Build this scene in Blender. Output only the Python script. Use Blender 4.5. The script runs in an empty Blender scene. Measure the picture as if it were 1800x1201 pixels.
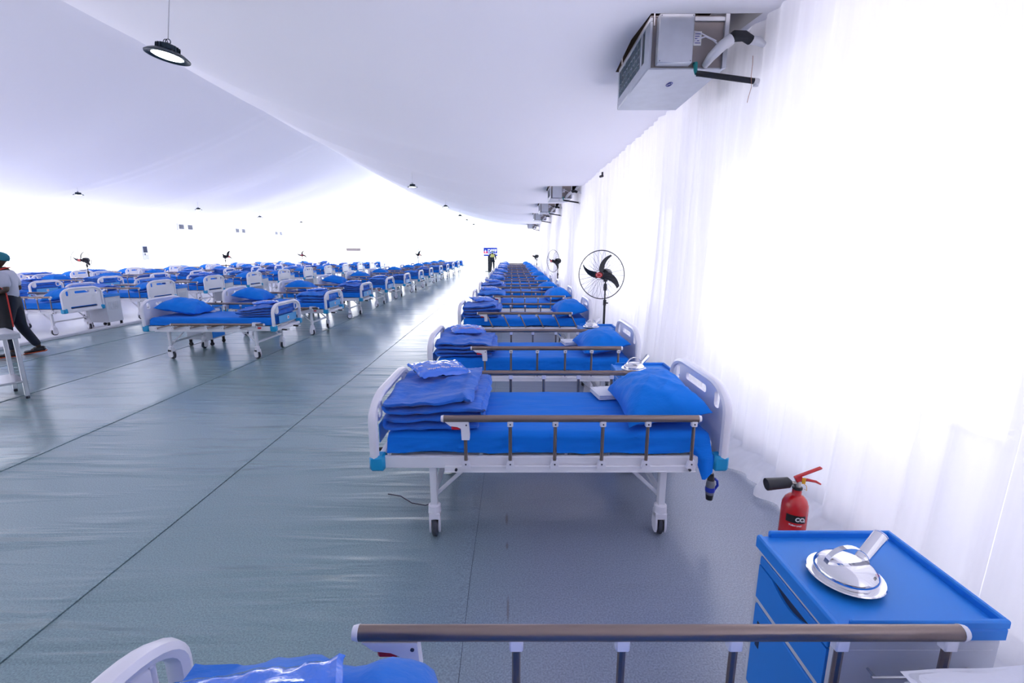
import bpy, bmesh, math, random
from math import sin, cos, pi, radians, sqrt
from mathutils import Vector, Matrix, noise, Euler
from mathutils.bvhtree import BVHTree

random.seed(7)
S = bpy.context.scene
C = S.collection

# ------------------------------------------------------------------ camera, world, exposure
cam_data = bpy.data.cameras.new('camera')
cam = bpy.data.objects.new('camera', cam_data)
C.objects.link(cam)
cam.location = (0, 0, 1.75)
cam.rotation_euler = (radians(90 - 11.45), 0, 0)
cam_data.sensor_width = 36
cam_data.lens = 16.0
cam_data.clip_start = 0.03
cam_data.clip_end = 300
S.camera = cam

world = bpy.data.worlds.new('daylight')
S.world = world
world.use_nodes = True
wn = world.node_tree
bg = wn.nodes['Background']
bg.inputs['Color'].default_value = (0.93, 0.95, 1.0, 1)
bg.inputs['Strength'].default_value = 2.6
sun_d = bpy.data.lights.new('sun', 'SUN'); sun_d.energy = 15.0; sun_d.angle = radians(3); sun_d.color = (1.0, 0.97, 0.95)
sun = bpy.data.objects.new('sun', sun_d); C.objects.link(sun)
sun.rotation_euler = Vector((0.72, 0.45, 0.46)).to_track_quat('Z', 'Y').to_euler()
S.view_settings.view_transform = 'Standard'
S.view_settings.look = 'None'
S.view_settings.gamma = 1
S.view_settings.use_curve_mapping = False
S.view_settings.exposure = 0.30
S.cycles.max_bounces = 10
S.cycles.diffuse_bounces = 6
S.cycles.transmission_bounces = 8
S.cycles.transparent_max_bounces = 12
S.cycles.caustics_reflective = False
S.cycles.caustics_refractive = False
S.cycles.sample_clamp_indirect = 8

# ------------------------------------------------------------------ materials
def mat(name, col, rough=0.5, metal=0.0, spec=0.5, bump=None, coat=0.0, var=None, sheen=0.0, emit=None):
    m = bpy.data.materials.new(name)
    m.use_nodes = True
    nt = m.node_tree
    p = nt.nodes['Principled BSDF']
    p.inputs['Base Color'].default_value = (*col, 1)
    p.inputs['Roughness'].default_value = rough
    p.inputs['Metallic'].default_value = metal
    p.inputs['Specular IOR Level'].default_value = spec
    p.inputs['Coat Weight'].default_value = coat
    p.inputs['Coat Roughness'].default_value = 0.08
    p.inputs['Sheen Weight'].default_value = sheen
    if emit:
        p.inputs['Emission Color'].default_value = (*emit[0], 1)
        p.inputs['Emission Strength'].default_value = emit[1]
    tc = None
    if bump or var:
        tc = nt.nodes.new('ShaderNodeTexCoord')
    if var:                       # (scale, amount): gentle tone variation
        n = nt.nodes.new('ShaderNodeTexNoise'); n.inputs['Scale'].default_value = var[0]
        n.inputs['Detail'].default_value = 3
        nt.links.new(tc.outputs['Object'], n.inputs['Vector'])
        r = nt.nodes.new('ShaderNodeMapRange')
        r.inputs['To Min'].default_value = 1 - var[1]; r.inputs['To Max'].default_value = 1 + var[1]
        nt.links.new(n.outputs['Fac'], r.inputs['Value'])
        mx = nt.nodes.new('ShaderNodeVectorMath'); mx.operation = 'SCALE'
        mx.inputs[0].default_value = col
        nt.links.new(r.outputs['Result'], mx.inputs['Scale'])
        nt.links.new(mx.outputs['Vector'], p.inputs['Base Color'])
    if bump:                      # (scale, strength, distance)
        n = nt.nodes.new('ShaderNodeTexNoise'); n.inputs['Scale'].default_value = bump[0]
        n.inputs['Detail'].default_value = 4
        if len(bump) > 3:
            mp = nt.nodes.new('ShaderNodeMapping'); mp.inputs['Scale'].default_value = bump[3]
            nt.links.new(tc.outputs['Object'], mp.inputs['Vector'])
            nt.links.new(mp.outputs['Vector'], n.inputs['Vector'])
        else:
            nt.links.new(tc.outputs['Object'], n.inputs['Vector'])
        b = nt.nodes.new('ShaderNodeBump'); b.inputs['Strength'].default_value = bump[1]
        b.inputs['Distance'].default_value = bump[2]
        nt.links.new(n.outputs['Fac'], b.inputs['Height'])
        nt.links.new(b.outputs['Normal'], p.inputs['Normal'])
    return m

def cloth_wall(name, col, trans, clear, fold=0.0):
    m = bpy.data.materials.new(name); m.use_nodes = True
    nt = m.node_tree; nt.nodes.clear()
    out = nt.nodes.new('ShaderNodeOutputMaterial')
    d = nt.nodes.new('ShaderNodeBsdfDiffuse'); t = nt.nodes.new('ShaderNodeBsdfTranslucent')
    d.inputs['Color'].default_value = (*col, 1); t.inputs['Color'].default_value = (*col, 1)
    a = nt.nodes.new('ShaderNodeMixShader'); a.inputs[0].default_value = trans
    nt.links.new(d.outputs[0], a.inputs[1]); nt.links.new(t.outputs[0], a.inputs[2])
    last = a
    if clear > 0:
        c = nt.nodes.new('ShaderNodeBsdfTransparent')
        b = nt.nodes.new('ShaderNodeMixShader')
        tc = nt.nodes.new('ShaderNodeTexCoord')
        mp = nt.nodes.new('ShaderNodeMapping'); mp.inputs['Scale'].default_value = (1, 14, 0.25)
        n = nt.nodes.new('ShaderNodeTexNoise'); n.inputs['Scale'].default_value = 1.3
        r = nt.nodes.new('ShaderNodeMapRange')
        r.inputs['From Min'].default_value = .3; r.inputs['From Max'].default_value = .7
        r.inputs['To Min'].default_value = clear * .5; r.inputs['To Max'].default_value = clear * 1.5
        nt.links.new(tc.outputs['Object'], mp.inputs['Vector']); nt.links.new(mp.outputs[0], n.inputs['Vector'])
        nt.links.new(n.outputs['Fac'], r.inputs['Value']); nt.links.new(r.outputs[0], b.inputs[0])
        nt.links.new(a.outputs[0], b.inputs[1]); nt.links.new(c.outputs[0], b.inputs[2])
        last = b
    nt.links.new(last.outputs[0], out.inputs['Surface'])
    return m

M = {}
M['lining'] = cloth_wall('ceiling_lining', (0.93, 0.93, 0.99), 0.17, 0)
M['curtain'] = cloth_wall('sheer_curtain_cloth', (0.95, 0.94, 0.98), 0.50, 0.07)
M['outer'] = cloth_wall('white_tent_vinyl', (0.93, 0.93, 0.96), 0.28, 0)
M['sidewall'] = cloth_wall('bright_side_cloth', (0.96, 0.96, 0.98), 0.92, 0)
M['sun_dimmer'] = cloth_wall('added_sun_dimming_film', (0.93, 0.94, 0.96), 0.6, 0)  # added film over the window openings, dims the sun reaching the curtains
M['roof'] = cloth_wall('cream_roof_vinyl', (0.80, 0.78, 0.80), 0.45, 0)
M['cavity'] = mat('brown_cavity_shade', (0.035, 0.022, 0.015), 0.8)  # dark brown frame tone, deepened so the colour carries the cavity's shade
M['backwall'] = mat('white_panel_wall', (0.85, 0.85, 0.9), 0.7)
M['white'] = mat('white_powder_coat', (0.86, 0.86, 0.92), 0.35, spec=0.45)
M['abs'] = mat('white_moulded_plastic', (0.88, 0.87, 0.95), 0.3, spec=0.5)
M['turq'] = mat('turquoise_plastic', (0.01, 0.34, 0.66), 0.35)
M['inset'] = mat('pale_blue_plastic', (0.10, 0.40, 0.80), 0.35)
M['rail'] = mat('bronze_anodised_aluminium', (0.27, 0.21, 0.19), 0.32, metal=0.75, bump=(60, 0.04, 0.002))
M['red'] = mat('red_plastic', (0.62, 0.01, 0.03), 0.35)
M['rubber'] = mat('dark_grey_rubber', (0.05, 0.055, 0.075), 0.6)
M['black'] = mat('black_plastic', (0.012, 0.013, 0.018), 0.45)
M['chrome'] = mat('polished_stainless_steel', (0.82, 0.82, 0.85), 0.09, metal=1.0)
M['steel'] = mat('brushed_stainless_steel', (0.60, 0.61, 0.65), 0.3, metal=1.0, bump=(8, 0.05, 0.003, (1, 40, 1)))
M['galv'] = mat('galvanised_sheet_metal', (0.50, 0.52, 0.58), 0.42, metal=0.55, bump=(30, 0.03, 0.003), var=(9, 0.12))
M['galvdark'] = mat('brown_grey_sheet_metal', (0.25, 0.22, 0.22), 0.5, metal=0.4, var=(6, 0.15))
M['sheet'] = mat('bright_blue_cotton_sheet', (0.002, 0.195, 0.80), 0.75, spec=0.2, bump=(4.5, 0.5, 0.03, (0.5, 1.8, 2.0)), var=(3, 0.10), sheen=0.08)
M['pillow'] = mat('bright_blue_pillowcase', (0.002, 0.21, 0.82), 0.72, spec=0.2, bump=(7, 0.35, 0.025, (1, 2.2, 1)), var=(4, 0.08), sheen=0.08)
M['quilt'] = mat('royal_blue_quilted_cotton', (0.026, 0.165, 0.70), 0.8, spec=0.15, bump=(11, 0.55, 0.02, (1, 1.6, 1.4)), var=(6, 0.12), sheen=0.25)
M['quilt2'] = mat('mid_blue_quilted_cotton', (0.03, 0.20, 0.74), 0.8, spec=0.15, bump=(12, 0.55, 0.02, (1, 1.4, 1.6)), var=(5, 0.12), sheen=0.2)
M['packet'] = mat('blue_film_packet', (0.003, 0.18, 0.90), 0.14, spec=0.8, coat=1.0, bump=(16, 0.5, 0.02))
M['towel'] = mat('white_towelling', (0.82, 0.84, 0.93), 0.9, spec=0.1, bump=(90, 0.3, 0.004))
M['cabblue'] = mat('cabinet_blue_plastic', (0.02, 0.25, 0.82), 0.42, spec=0.4, bump=(260, 0.06, 0.001))
M['cabbody'] = mat('cabinet_pale_grey_panel', (0.66, 0.68, 0.76), 0.42, spec=0.4)
M['slot'] = mat('dark_recess', (0.012, 0.03, 0.09), 0.6)
M['teal'] = mat('teal_pipe_plastic', (0.0, 0.22, 0.22), 0.4)
M['foam'] = mat('black_pipe_foam', (0.018, 0.02, 0.026), 0.9, bump=(80, 0.2, 0.004))
M['tape'] = mat('grey_wrapping_tape', (0.62, 0.62, 0.66), 0.45, metal=0.2)
M['cap'] = mat('teal_surgical_cap', (0.02, 0.19, 0.26), 0.8)
M['skin'] = mat('dark_skin', (0.055, 0.028, 0.020), 0.5)
M['shirt'] = mat('pale_grey_cotton', (0.52, 0.54, 0.66), 0.85, bump=(8, 0.5, 0.02))
M['apron'] = mat('black_apron_cloth', (0.008, 0.009, 0.014), 0.75)
M['trim'] = mat('red_orange_binding', (0.62, 0.04, 0.03), 0.7)
M['trouser'] = mat('dark_trousers', (0.006, 0.012, 0.028), 0.8)
M['sole'] = mat('orange_sole', (0.55, 0.09, 0.03), 0.7)
M['mask'] = mat('pale_blue_face_mask', (0.25, 0.55, 0.62), 0.8)
M['yellow'] = mat('yellow_vest', (0.85, 0.80, 0.20), 0.7)
M['vestwhite'] = mat('white_vest', (0.85, 0.86, 0.88), 0.7)
M['overall'] = mat('dark_grey_overall', (0.025, 0.032, 0.045), 0.8)
M['fire'] = mat('fire_red_enamel', (0.62, 0.004, 0.008), 0.22, coat=0.6)
M['yel'] = mat('yellow_safety_tag', (0.85, 0.42, 0.01), 0.5)
M['brass'] = mat('dull_nickel', (0.55, 0.5, 0.45), 0.3, metal=1.0)
M['ink_w'] = mat('white_print', (0.9, 0.9, 0.9), 0.6)
M['ink_b'] = mat('dark_blue_print', (0.03, 0.04, 0.35), 0.5)
M['ink_r'] = mat('red_print', (0.7, 0.02, 0.02), 0.5)
M['ink_k'] = mat('black_print', (0.01, 0.01, 0.012), 0.5)
M['lamp_body'] = mat('dark_blue_black_casting', (0.012, 0.03, 0.05), 0.4, metal=0.3)
M['lamp_glow'] = mat('lit_lamp_glass', (0.9, 0.95, 1.0), 0.4, emit=((0.9, 0.96, 1.0), 9.0))
M['screen_b'] = mat('blue_screen_area', (0.01, 0.03, 0.35), 0.3, emit=((0.02, 0.06, 0.55), 0.5))
M['screen_w'] = mat('white_screen_area', (0.8, 0.8, 0.9), 0.3, emit=((0.8, 0.85, 1.0), 0.5))
M['screen_r'] = mat('red_screen_area', (0.6, 0.02, 0.08), 0.3, emit=((0.8, 0.05, 0.15), 0.5))
M['kerb'] = mat('white_painted_kerb', (0.72, 0.72, 0.80), 0.5)
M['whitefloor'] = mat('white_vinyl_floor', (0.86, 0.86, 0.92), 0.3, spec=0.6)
M['wire'] = mat('grey_wire', (0.08, 0.08, 0.12), 0.5, metal=0.6)
M['copper'] = mat('thin_brown_wire', (0.35, 0.16, 0.10), 0.5)
M['plugblue'] = mat('blue_socket_plastic', (0.01, 0.04, 0.45), 0.4)
M['plugrey'] = mat('grey_socket_plastic', (0.20, 0.22, 0.26), 0.5)

def floor_material():
    m = bpy.data.materials.new('grey_green_vinyl_floor'); m.use_nodes = True
    nt = m.node_tree; N = nt.nodes; L = nt.links
    p = N['Principled BSDF']
    tc = N.new('ShaderNodeTexCoord')
    gm = tc.outputs['Object']
    sx = N.new('ShaderNodeSeparateXYZ'); L.new(gm, sx.inputs[0])
    # teal sheets on the left, bluer sheet by the beds on the right (the sheets are different rolls)
    rm = N.new('ShaderNodeMapRange'); rm.inputs['From Min'].default_value = -0.9; rm.inputs['From Max'].default_value = 0.2
    L.new(sx.outputs['X'], rm.inputs['Value'])
    mix = N.new('ShaderNodeMix'); mix.data_type = 'RGBA'
    L.new(rm.outputs[0], mix.inputs['Factor'])
    mix.inputs[6].default_value = (0.22, 0.34, 0.365, 1)
    mix.inputs[7].default_value = (0.25, 0.29, 0.385, 1)
    sp = N.new('ShaderNodeTexNoise'); sp.inputs['Scale'].default_value = 130; sp.inputs['Detail'].default_value = 3
    L.new(gm, sp.inputs['Vector'])
    r2 = N.new('ShaderNodeMapRange'); r2.inputs['From Min'].default_value = .3; r2.inputs['From Max'].default_value = .7
    r2.inputs['To Min'].default_value = .72; r2.inputs['To Max'].default_value = 1.28
    L.new(sp.outputs['Fac'], r2.inputs['Value'])
    ms = N.new('ShaderNodeVectorMath'); ms.operation = 'SCALE'
    L.new(mix.outputs[2], ms.inputs[0]); L.new(r2.outputs[0], ms.inputs['Scale'])
    # brown scuffs on the right-hand sheet
    col = ms.outputs[0]
    for (cx, cy, rx, ry) in ((-0.035, 2.72, .012, .075), (-0.03, 2.44, .010, .04), (-0.02, 1.95, .008, .10)):
        mp = N.new('ShaderNodeVectorMath'); mp.operation = 'SUBTRACT'; mp.inputs[1].default_value = (cx, cy, 0)
        L.new(gm, mp.inputs[0])
        md = N.new('ShaderNodeVectorMath'); md.operation = 'MULTIPLY'; md.inputs[1].default_value = (1 / rx, 1 / ry, 0)
        L.new(mp.outputs[0], md.inputs[0])
        ln = N.new('ShaderNodeVectorMath'); ln.operation = 'LENGTH'; L.new(md.outputs[0], ln.inputs[0])
        mr = N.new('ShaderNodeMapRange'); mr.inputs['From Min'].default_value = 0.4; mr.inputs['From Max'].default_value = 1.1
        mr.inputs['To Min'].default_value = .55; mr.inputs['To Max'].default_value = 0
        L.new(ln.outputs['Value'], mr.inputs['Value'])
        mm = N.new('ShaderNodeMix'); mm.data_type = 'RGBA'
        L.new(mr.outputs[0], mm.inputs['Factor']); L.new(col, mm.inputs[6]); mm.inputs[7].default_value = (.13, .09, .07, 1)
        col = mm.outputs[2]
    L.new(col, p.inputs['Base Color'])
    p.inputs['Roughness'].default_value = 0.30
    p.inputs['Coat Weight'].default_value = 0.55
    p.inputs['Coat Roughness'].default_value = 0.16
    p.inputs['Specular IOR Level'].default_value = 0.5
    # relief: embossed grain plus crosswise ripples of the loosely laid sheet (left sheets only)
    mpw = N.new('ShaderNodeMapping'); mpw.inputs['Scale'].default_value = (0.6, 4.6, 1)
    mpw.inputs['Rotation'].default_value = (0, 0, 0.04)
    L.new(gm, mpw.inputs['Vector'])
    w = N.new('ShaderNodeTexNoise'); w.inputs['Scale'].default_value = 1.0; w.inputs['Detail'].default_value = 3
    w.inputs['Roughness'].default_value = .5; w.inputs['Distortion'].default_value = .35
    L.new(mpw.outputs[0], w.inputs['Vector'])
    rw = N.new('ShaderNodeMapRange'); rw.inputs['From Min'].default_value = -0.9; rw.inputs['From Max'].default_value = -.2
    rw.inputs['To Min'].default_value = 1.0; rw.inputs['To Max'].default_value = 0.12
    L.new(sx.outputs['X'], rw.inputs['Value'])
    rg = N.new('ShaderNodeMapRange'); rg.interpolation_type = 'SMOOTHSTEP'
    rg.inputs['From Min'].default_value = .44; rg.inputs['From Max'].default_value = .72
    L.new(w.outputs['Fac'], rg.inputs['Value'])
    mw = N.new('ShaderNodeMath'); mw.operation = 'MULTIPLY'
    big = N.new('ShaderNodeTexNoise'); big.inputs['Scale'].default_value = .55; L.new(gm, big.inputs['Vector'])
    bm_ = N.new('ShaderNodeMapRange'); bm_.inputs['From Min'].default_value = .38; bm_.inputs['From Max'].default_value = .62
    bm_.inputs['To Min'].default_value = .15
    L.new(big.outputs['Fac'], bm_.inputs['Value'])
    mq = N.new('ShaderNodeMath'); mq.operation = 'MULTIPLY'; L.new(rg.outputs[0], mq.inputs[0]); L.new(bm_.outputs[0], mq.inputs[1])
    L.new(mq.outputs[0], mw.inputs[0]); L.new(rw.outputs[0], mw.inputs[1])
    b1 = N.new('ShaderNodeBump'); b1.inputs['Strength'].default_value = 0.55; b1.inputs['Distance'].default_value = 0.075
    L.new(mw.outputs[0], b1.inputs['Height'])
    b2 = N.new('ShaderNodeBump'); b2.inputs['Strength'].default_value = 0.12; b2.inputs['Distance'].default_value = 0.002
    L.new(sp.outputs['Fac'], b2.inputs['Height']); L.new(b1.outputs[0], b2.inputs['Normal'])
    L.new(b2.outputs[0], p.inputs['Normal'])
    return m
M['floor'] = floor_material()

# ------------------------------------------------------------------ mesh helpers
class MB:
    def __init__(s): s.v = []; s.f = []; s.m = []
    def add(s, vs, fs, mi=0):
        o = len(s.v); s.v.extend(tuple(a) for a in vs)
        for f in fs: s.f.append(tuple(i + o for i in f)); s.m.append(mi)
    def box(s, x0, x1, y0, y1, z0, z1, b=0.0, mi=0, M4=None):
        if x0 > x1: x0, x1 = x1, x0
        if y0 > y1: y0, y1 = y1, y0
        b = min(b, (x1 - x0) * .45, (y1 - y0) * .45, (z1 - z0) * .45)
        X = (x0, x1); Y = (y0, y1); Z = (z0, z1)
        if b <= 0:
            vs = [(X[i], Y[j], Z[k]) for i in (0, 1) for j in (0, 1) for k in (0, 1)]
            fs = [(0, 1, 3, 2), (4, 6, 7, 5), (0, 4, 5, 1), (2, 3, 7, 6), (0, 2, 6, 4), (1, 5, 7, 3)]
        else:
            vs = []; idx = {}
            for i in (0, 1):
                for j in (0, 1):
                    for k in (0, 1):
                        sx, sy, sz = (1, -1)[i], (1, -1)[j], (1, -1)[k]
                        idx[i, j, k, 0] = len(vs); vs.append((X[i], Y[j] + sy * b, Z[k] + sz * b))
                        idx[i, j, k, 1] = len(vs); vs.append((X[i] + sx * b, Y[j], Z[k] + sz * b))
                        idx[i, j, k, 2] = len(vs); vs.append((X[i] + sx * b, Y[j] + sy * b, Z[k]))
            q = lambda *a: idx[a]
            fs = []
            fs.append((q(0,0,0,0), q(0,0,1,0), q(0,1,1,0), q(0,1,0,0)))
            fs.append((q(1,0,0,0), q(1,1,0,0), q(1,1,1,0), q(1,0,1,0)))
            fs.append((q(0,0,0,1), q(1,0,0,1), q(1,0,1,1), q(0,0,1,1)))
            fs.append((q(0,1,0,1), q(0,1,1,1), q(1,1,1,1), q(1,1,0,1)))
            fs.append((q(0,0,0,2), q(0,1,0,2), q(1,1,0,2), q(1,0,0,2)))
            fs.append((q(0,0,1,2), q(1,0,1,2), q(1,1,1,2), q(0,1,1,2)))
            for j in (0, 1):
                for k in (0, 1): fs.append((q(0,j,k,1), q(0,j,k,2), q(1,j,k,2), q(1,j,k,1)))
            for i in (0, 1):
                for k in (0, 1): fs.append((q(i,0,k,0), q(i,0,k,2), q(i,1,k,2), q(i,1,k,0)))
            for i in (0, 1):
                for j in (0, 1): fs.append((q(i,j,0,0), q(i,j,0,1), q(i,j,1,1), q(i,j,1,0)))
            for i in (0, 1):
                for j in (0, 1):
                    for k in (0, 1): fs.append((q(i,j,k,0), q(i,j,k,1), q(i,j,k,2)))
        if M4 is not None: vs = [tuple(M4 @ Vector(v)) for v in vs]
        s.add(vs, fs, mi)
    def tube(s, pts, r, n=8, mi=0, closed=False, cap=True, flat=1.0, up=None):
        P = [Vector(p) for p in pts]; k = len(P)
        R = r if isinstance(r, (list, tuple)) else [r] * k
        rings = []
        prev = Vector(up) if up else None
        for i in range(k):
            if closed: t = (P[(i + 1) % k] - P[i - 1])
            else: t = (P[min(i + 1, k - 1)] - P[max(i - 1, 0)])
            t.normalize()
            if prev is None: prev = Vector((0, 0, 1)) if abs(t.z) < .9 else Vector((1, 0, 0))
            a = prev - t * prev.dot(t)
            if a.length < 1e-5: a = Vector((1, 0, 0)) - t * t.x
            a.normalize(); prev = a; b = t.cross(a)
            rings.append([P[i] + a * (R[i] * cos(2 * pi * j / n)) + b * (R[i] * flat * sin(2 * pi * j / n)) for j in range(n)])
        vs = [v for rg in rings for v in rg]; fs = []
        for i in range(k if closed else k - 1):
            i2 = (i + 1) % k
            for j in range(n):
                j2 = (j + 1) % n
                fs.append((i * n + j, i * n + j2, i2 * n + j2, i2 * n + j))
        if cap and not closed:
            fs.append(tuple(range(n - 1, -1, -1))); fs.append(tuple((k - 1) * n + j for j in range(n)))
        s.add(vs, fs, mi)
    def lathe(s, prof, n=24, mi=0, M4=None, cx=0, cy=0, cap=True):
        vs = []; fs = []
        for (r, z) in prof:
            for j in range(n): vs.append((cx + r * cos(2 * pi * j / n), cy + r * sin(2 * pi * j / n), z))
        for i in range(len(prof) - 1):
            for j in range(n):
                j2 = (j + 1) % n
                fs.append((i * n + j, i * n + j2, (i + 1) * n + j2, (i + 1) * n + j))
        if cap and prof[0][0] > 1e-4: fs.append(tuple(range(n - 1, -1, -1)))
        if cap and prof[-1][0] > 1e-4: fs.append(tuple((len(prof) - 1) * n + j for j in range(n)))
        if M4 is not None: vs = [tuple(M4 @ Vector(v)) for v in vs]
        s.add(vs, fs, mi)
    def grid(s, fn, nu, nv, mi=0, wrap_u=False):
        vs = [fn(i / nu, j / nv) for j in range(nv + 1) for i in range(nu + (0 if wrap_u else 1))]
        w = nu if wrap_u else nu + 1
        fs = []
        for j in range(nv):
            for i in range(nu):
                i2 = (i + 1) % w if wrap_u else i + 1
                fs.append((j * w + i, j * w + i2, (j + 1) * w + i2, (j + 1) * w + i))
        s.add(vs, fs, mi)
    def prism(s, poly, holes, t0, t1, axis='x', mi=0):
        """flat plate with holes; poly in (a,b), thickness along axis."""
        bm = bmesh.new()
        def loop(pts):
            vs = [bm.verts.new((p[0], p[1], 0)) for p in pts]
            return [bm.edges.new((vs[i], vs[(i + 1) % len(vs)])) for i in range(len(vs))]
        es = loop(poly)
        for h in holes: es += loop(h)
        bmesh.ops.triangle_fill(bm, use_beauty=True, use_dissolve=False, edges=es)
        bmesh.ops.recalc_face_normals(bm, faces=bm.faces)
        bm.verts.index_update()
        base = [v.co.copy() for v in bm.verts]; n = len(base)
        tri = [tuple(v.index for v in f.verts) for f in bm.faces]
        be = [tuple(v.index for v in e.verts) for e in bm.edges if len(e.link_faces) == 1]
        bm.free()
        def P(c, t):
            if axis == 'x': return (t, c[0], c[1])
            if axis == 'y': return (c[0], t, c[1])
            return (c[0], c[1], t)
        vs = [P(c, t0) for c in base] + [P(c, t1) for c in base]
        fs = [tuple(reversed(f)) for f in tri] + [tuple(i + n for i in f) for f in tri] + [(a, b, b + n, a + n) for a, b in be]
        s.add(vs, fs, mi)
    def mesh(s, name, mats, angle=40, fix=True):
        me = bpy.data.meshes.new(name)
        me.from_pydata(s.v, [], s.f)
        for mm in mats: me.materials.append(M[mm])
        if len(mats) > 1: me.polygons.foreach_set('material_index', s.m)
        if fix:
            bm = bmesh.new(); bm.from_mesh(me)
            bmesh.ops.recalc_face_normals(bm, faces=bm.faces)
            bm.to_mesh(me); bm.free()
        me.polygons.foreach_set('use_smooth', [True] * len(me.polygons))
        me.set_sharp_from_angle(angle=radians(angle))
        me.update()
        return me
    def build(s, name, mats, parent=None, loc=(0, 0, 0), rot=(0, 0, 0), angle=40, fix=True):
        if isinstance(mats, str): mats = [mats]
        return link(name, s.mesh(name, mats, angle, fix), parent, loc, rot)

def link(name, me, parent=None, loc=(0, 0, 0), rot=(0, 0, 0), scale=None):
    o = bpy.data.objects.new(name, me); C.objects.link(o)
    o.location = loc; o.rotation_euler = rot
    if scale: o.scale = scale
    if parent: o.parent = parent
    return o
def empty(name, loc=(0, 0, 0), rz=0):
    o = bpy.data.objects.new(name, None); C.objects.link(o); o.empty_display_size = .1
    o.location = loc; o.rotation_euler = (0, 0, rz); return o
def tag(o, label, cat, group=None):
    o['label'] = label; o['category'] = cat
    if group: o['group'] = group
    elif 'group' in o.keys(): del o['group']
    return o
KIDS = {}
def kids_of(root):
    d = {}
    for o in bpy.data.objects:
        if o.parent: d.setdefault(o.parent.name, []).append(o)
    return d
def plan(root):
    """a light list of a thing's tree so copies need no scene search"""
    d = kids_of(root)
    def rec(o): return (o, [rec(c) for c in d.get(o.name, [])])
    return rec(root)
def dup(pl, loc, rz=0, rot=None, scale=None):
    def rec(node, parent):
        o = node[0].copy(); C.objects.link(o)
        if parent: o.parent = parent
        for ch in node[1]: rec(ch, o)
        return o
    r = rec(pl, None)
    r.location = loc; r.rotation_euler = rot if rot else (0, 0, rz)
    if scale: r.scale = scale
    return r
def join_tree(pl, name):
    """one light mesh of a whole thing, for copies too far away to show their parts"""
    vs = []; fs = []; mi = []; mats = []
    def rec(node, mw):
        o = node[0]; m = mw @ o.matrix_basis if node is not pl else Matrix()
        if o.type == 'MESH':
            off = len(vs); vs.extend(tuple(m @ v.co) for v in o.data.vertices)
            loc = []
            for mm in o.data.materials:
                if mm not in mats: mats.append(mm)
                loc.append(mats.index(mm))
            for p in o.data.polygons:
                fs.append(tuple(i + off for i in p.vertices)); mi.append(loc[p.material_index] if loc else 0)
        for ch in node[1]: rec(ch, m)
    rec(pl, Matrix())
    me = bpy.data.meshes.new(name); me.from_pydata(vs, [], fs)
    for mm in mats: me.materials.append(mm)
    me.polygons.foreach_set('material_index', mi)
    me.polygons.foreach_set('use_smooth', [True] * len(fs)); me.set_sharp_from_angle(angle=radians(40)); me.update()
    return me
def remove_tree(pl):
    for ch in pl[1]: remove_tree(ch)
    bpy.data.objects.remove(pl[0])
def rdg(x, y, z=0.0): return (1 - abs(noise.noise(Vector((x, y, z)))) * 2.2) ** 3 if abs(noise.noise(Vector((x, y, z)))) < .45 else 0.0
def nz(x, y, z=0.0): return noise.noise(Vector((x, y, z)))
def text_mesh(name, body, size, material, parent, loc, rot, extrude=0.0006, bend=None, shear=0.0, align='CENTER', bold=0.0):
    cu = bpy.data.curves.new(name, 'FONT'); cu.body = body; cu.size = size; cu.extrude = extrude
    cu.align_x = align; cu.align_y = 'CENTER'; cu.shear = shear; cu.offset = bold; cu.resolution_u = 3
    t = bpy.data.objects.new(name, cu); C.objects.link(t)
    dg = bpy.context.evaluated_depsgraph_get(); dg.update()
    me = bpy.data.meshes.new_from_object(t.evaluated_get(dg))
    bpy.data.objects.remove(t)
    me.name = name; me.materials.clear(); me.materials.append(M[material])
    if bend:
        for v in me.vertices:
            a = v.co.x / bend; r = bend + v.co.z
            v.co = Vector((r * sin(a), v.co.y, r * cos(a) - bend))
    return link(name, me, parent, loc, rot)

# ------------------------------------------------------------------ setting
EX, RX, LX, Y0, Y1 = 1.9, -9.2, -20.3, -4.0, 41.0
def struct(o, label=None):
    o['kind'] = 'structure'
    if label: o['label'] = label
    return o

def ceil_z(x, y, sag=0.80):
    if x > RX: t = (EX - x) / (EX - RX)
    else: t = (x - LX) / (RX - LX)
    t = max(0.0, min(1.0, t))
    h = 4 * t * (1 - t)
    bay = abs(sin(pi * (y - 1.45) / 4.8))
    z = 3.45 + 3.35 * t - sag * (h if x > RX else h * .55) - (0.17 * bay ** 1.3 - 0.07) * h
    z += 0.02 * nz(x * .8, y * .5) * h
    return z

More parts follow.
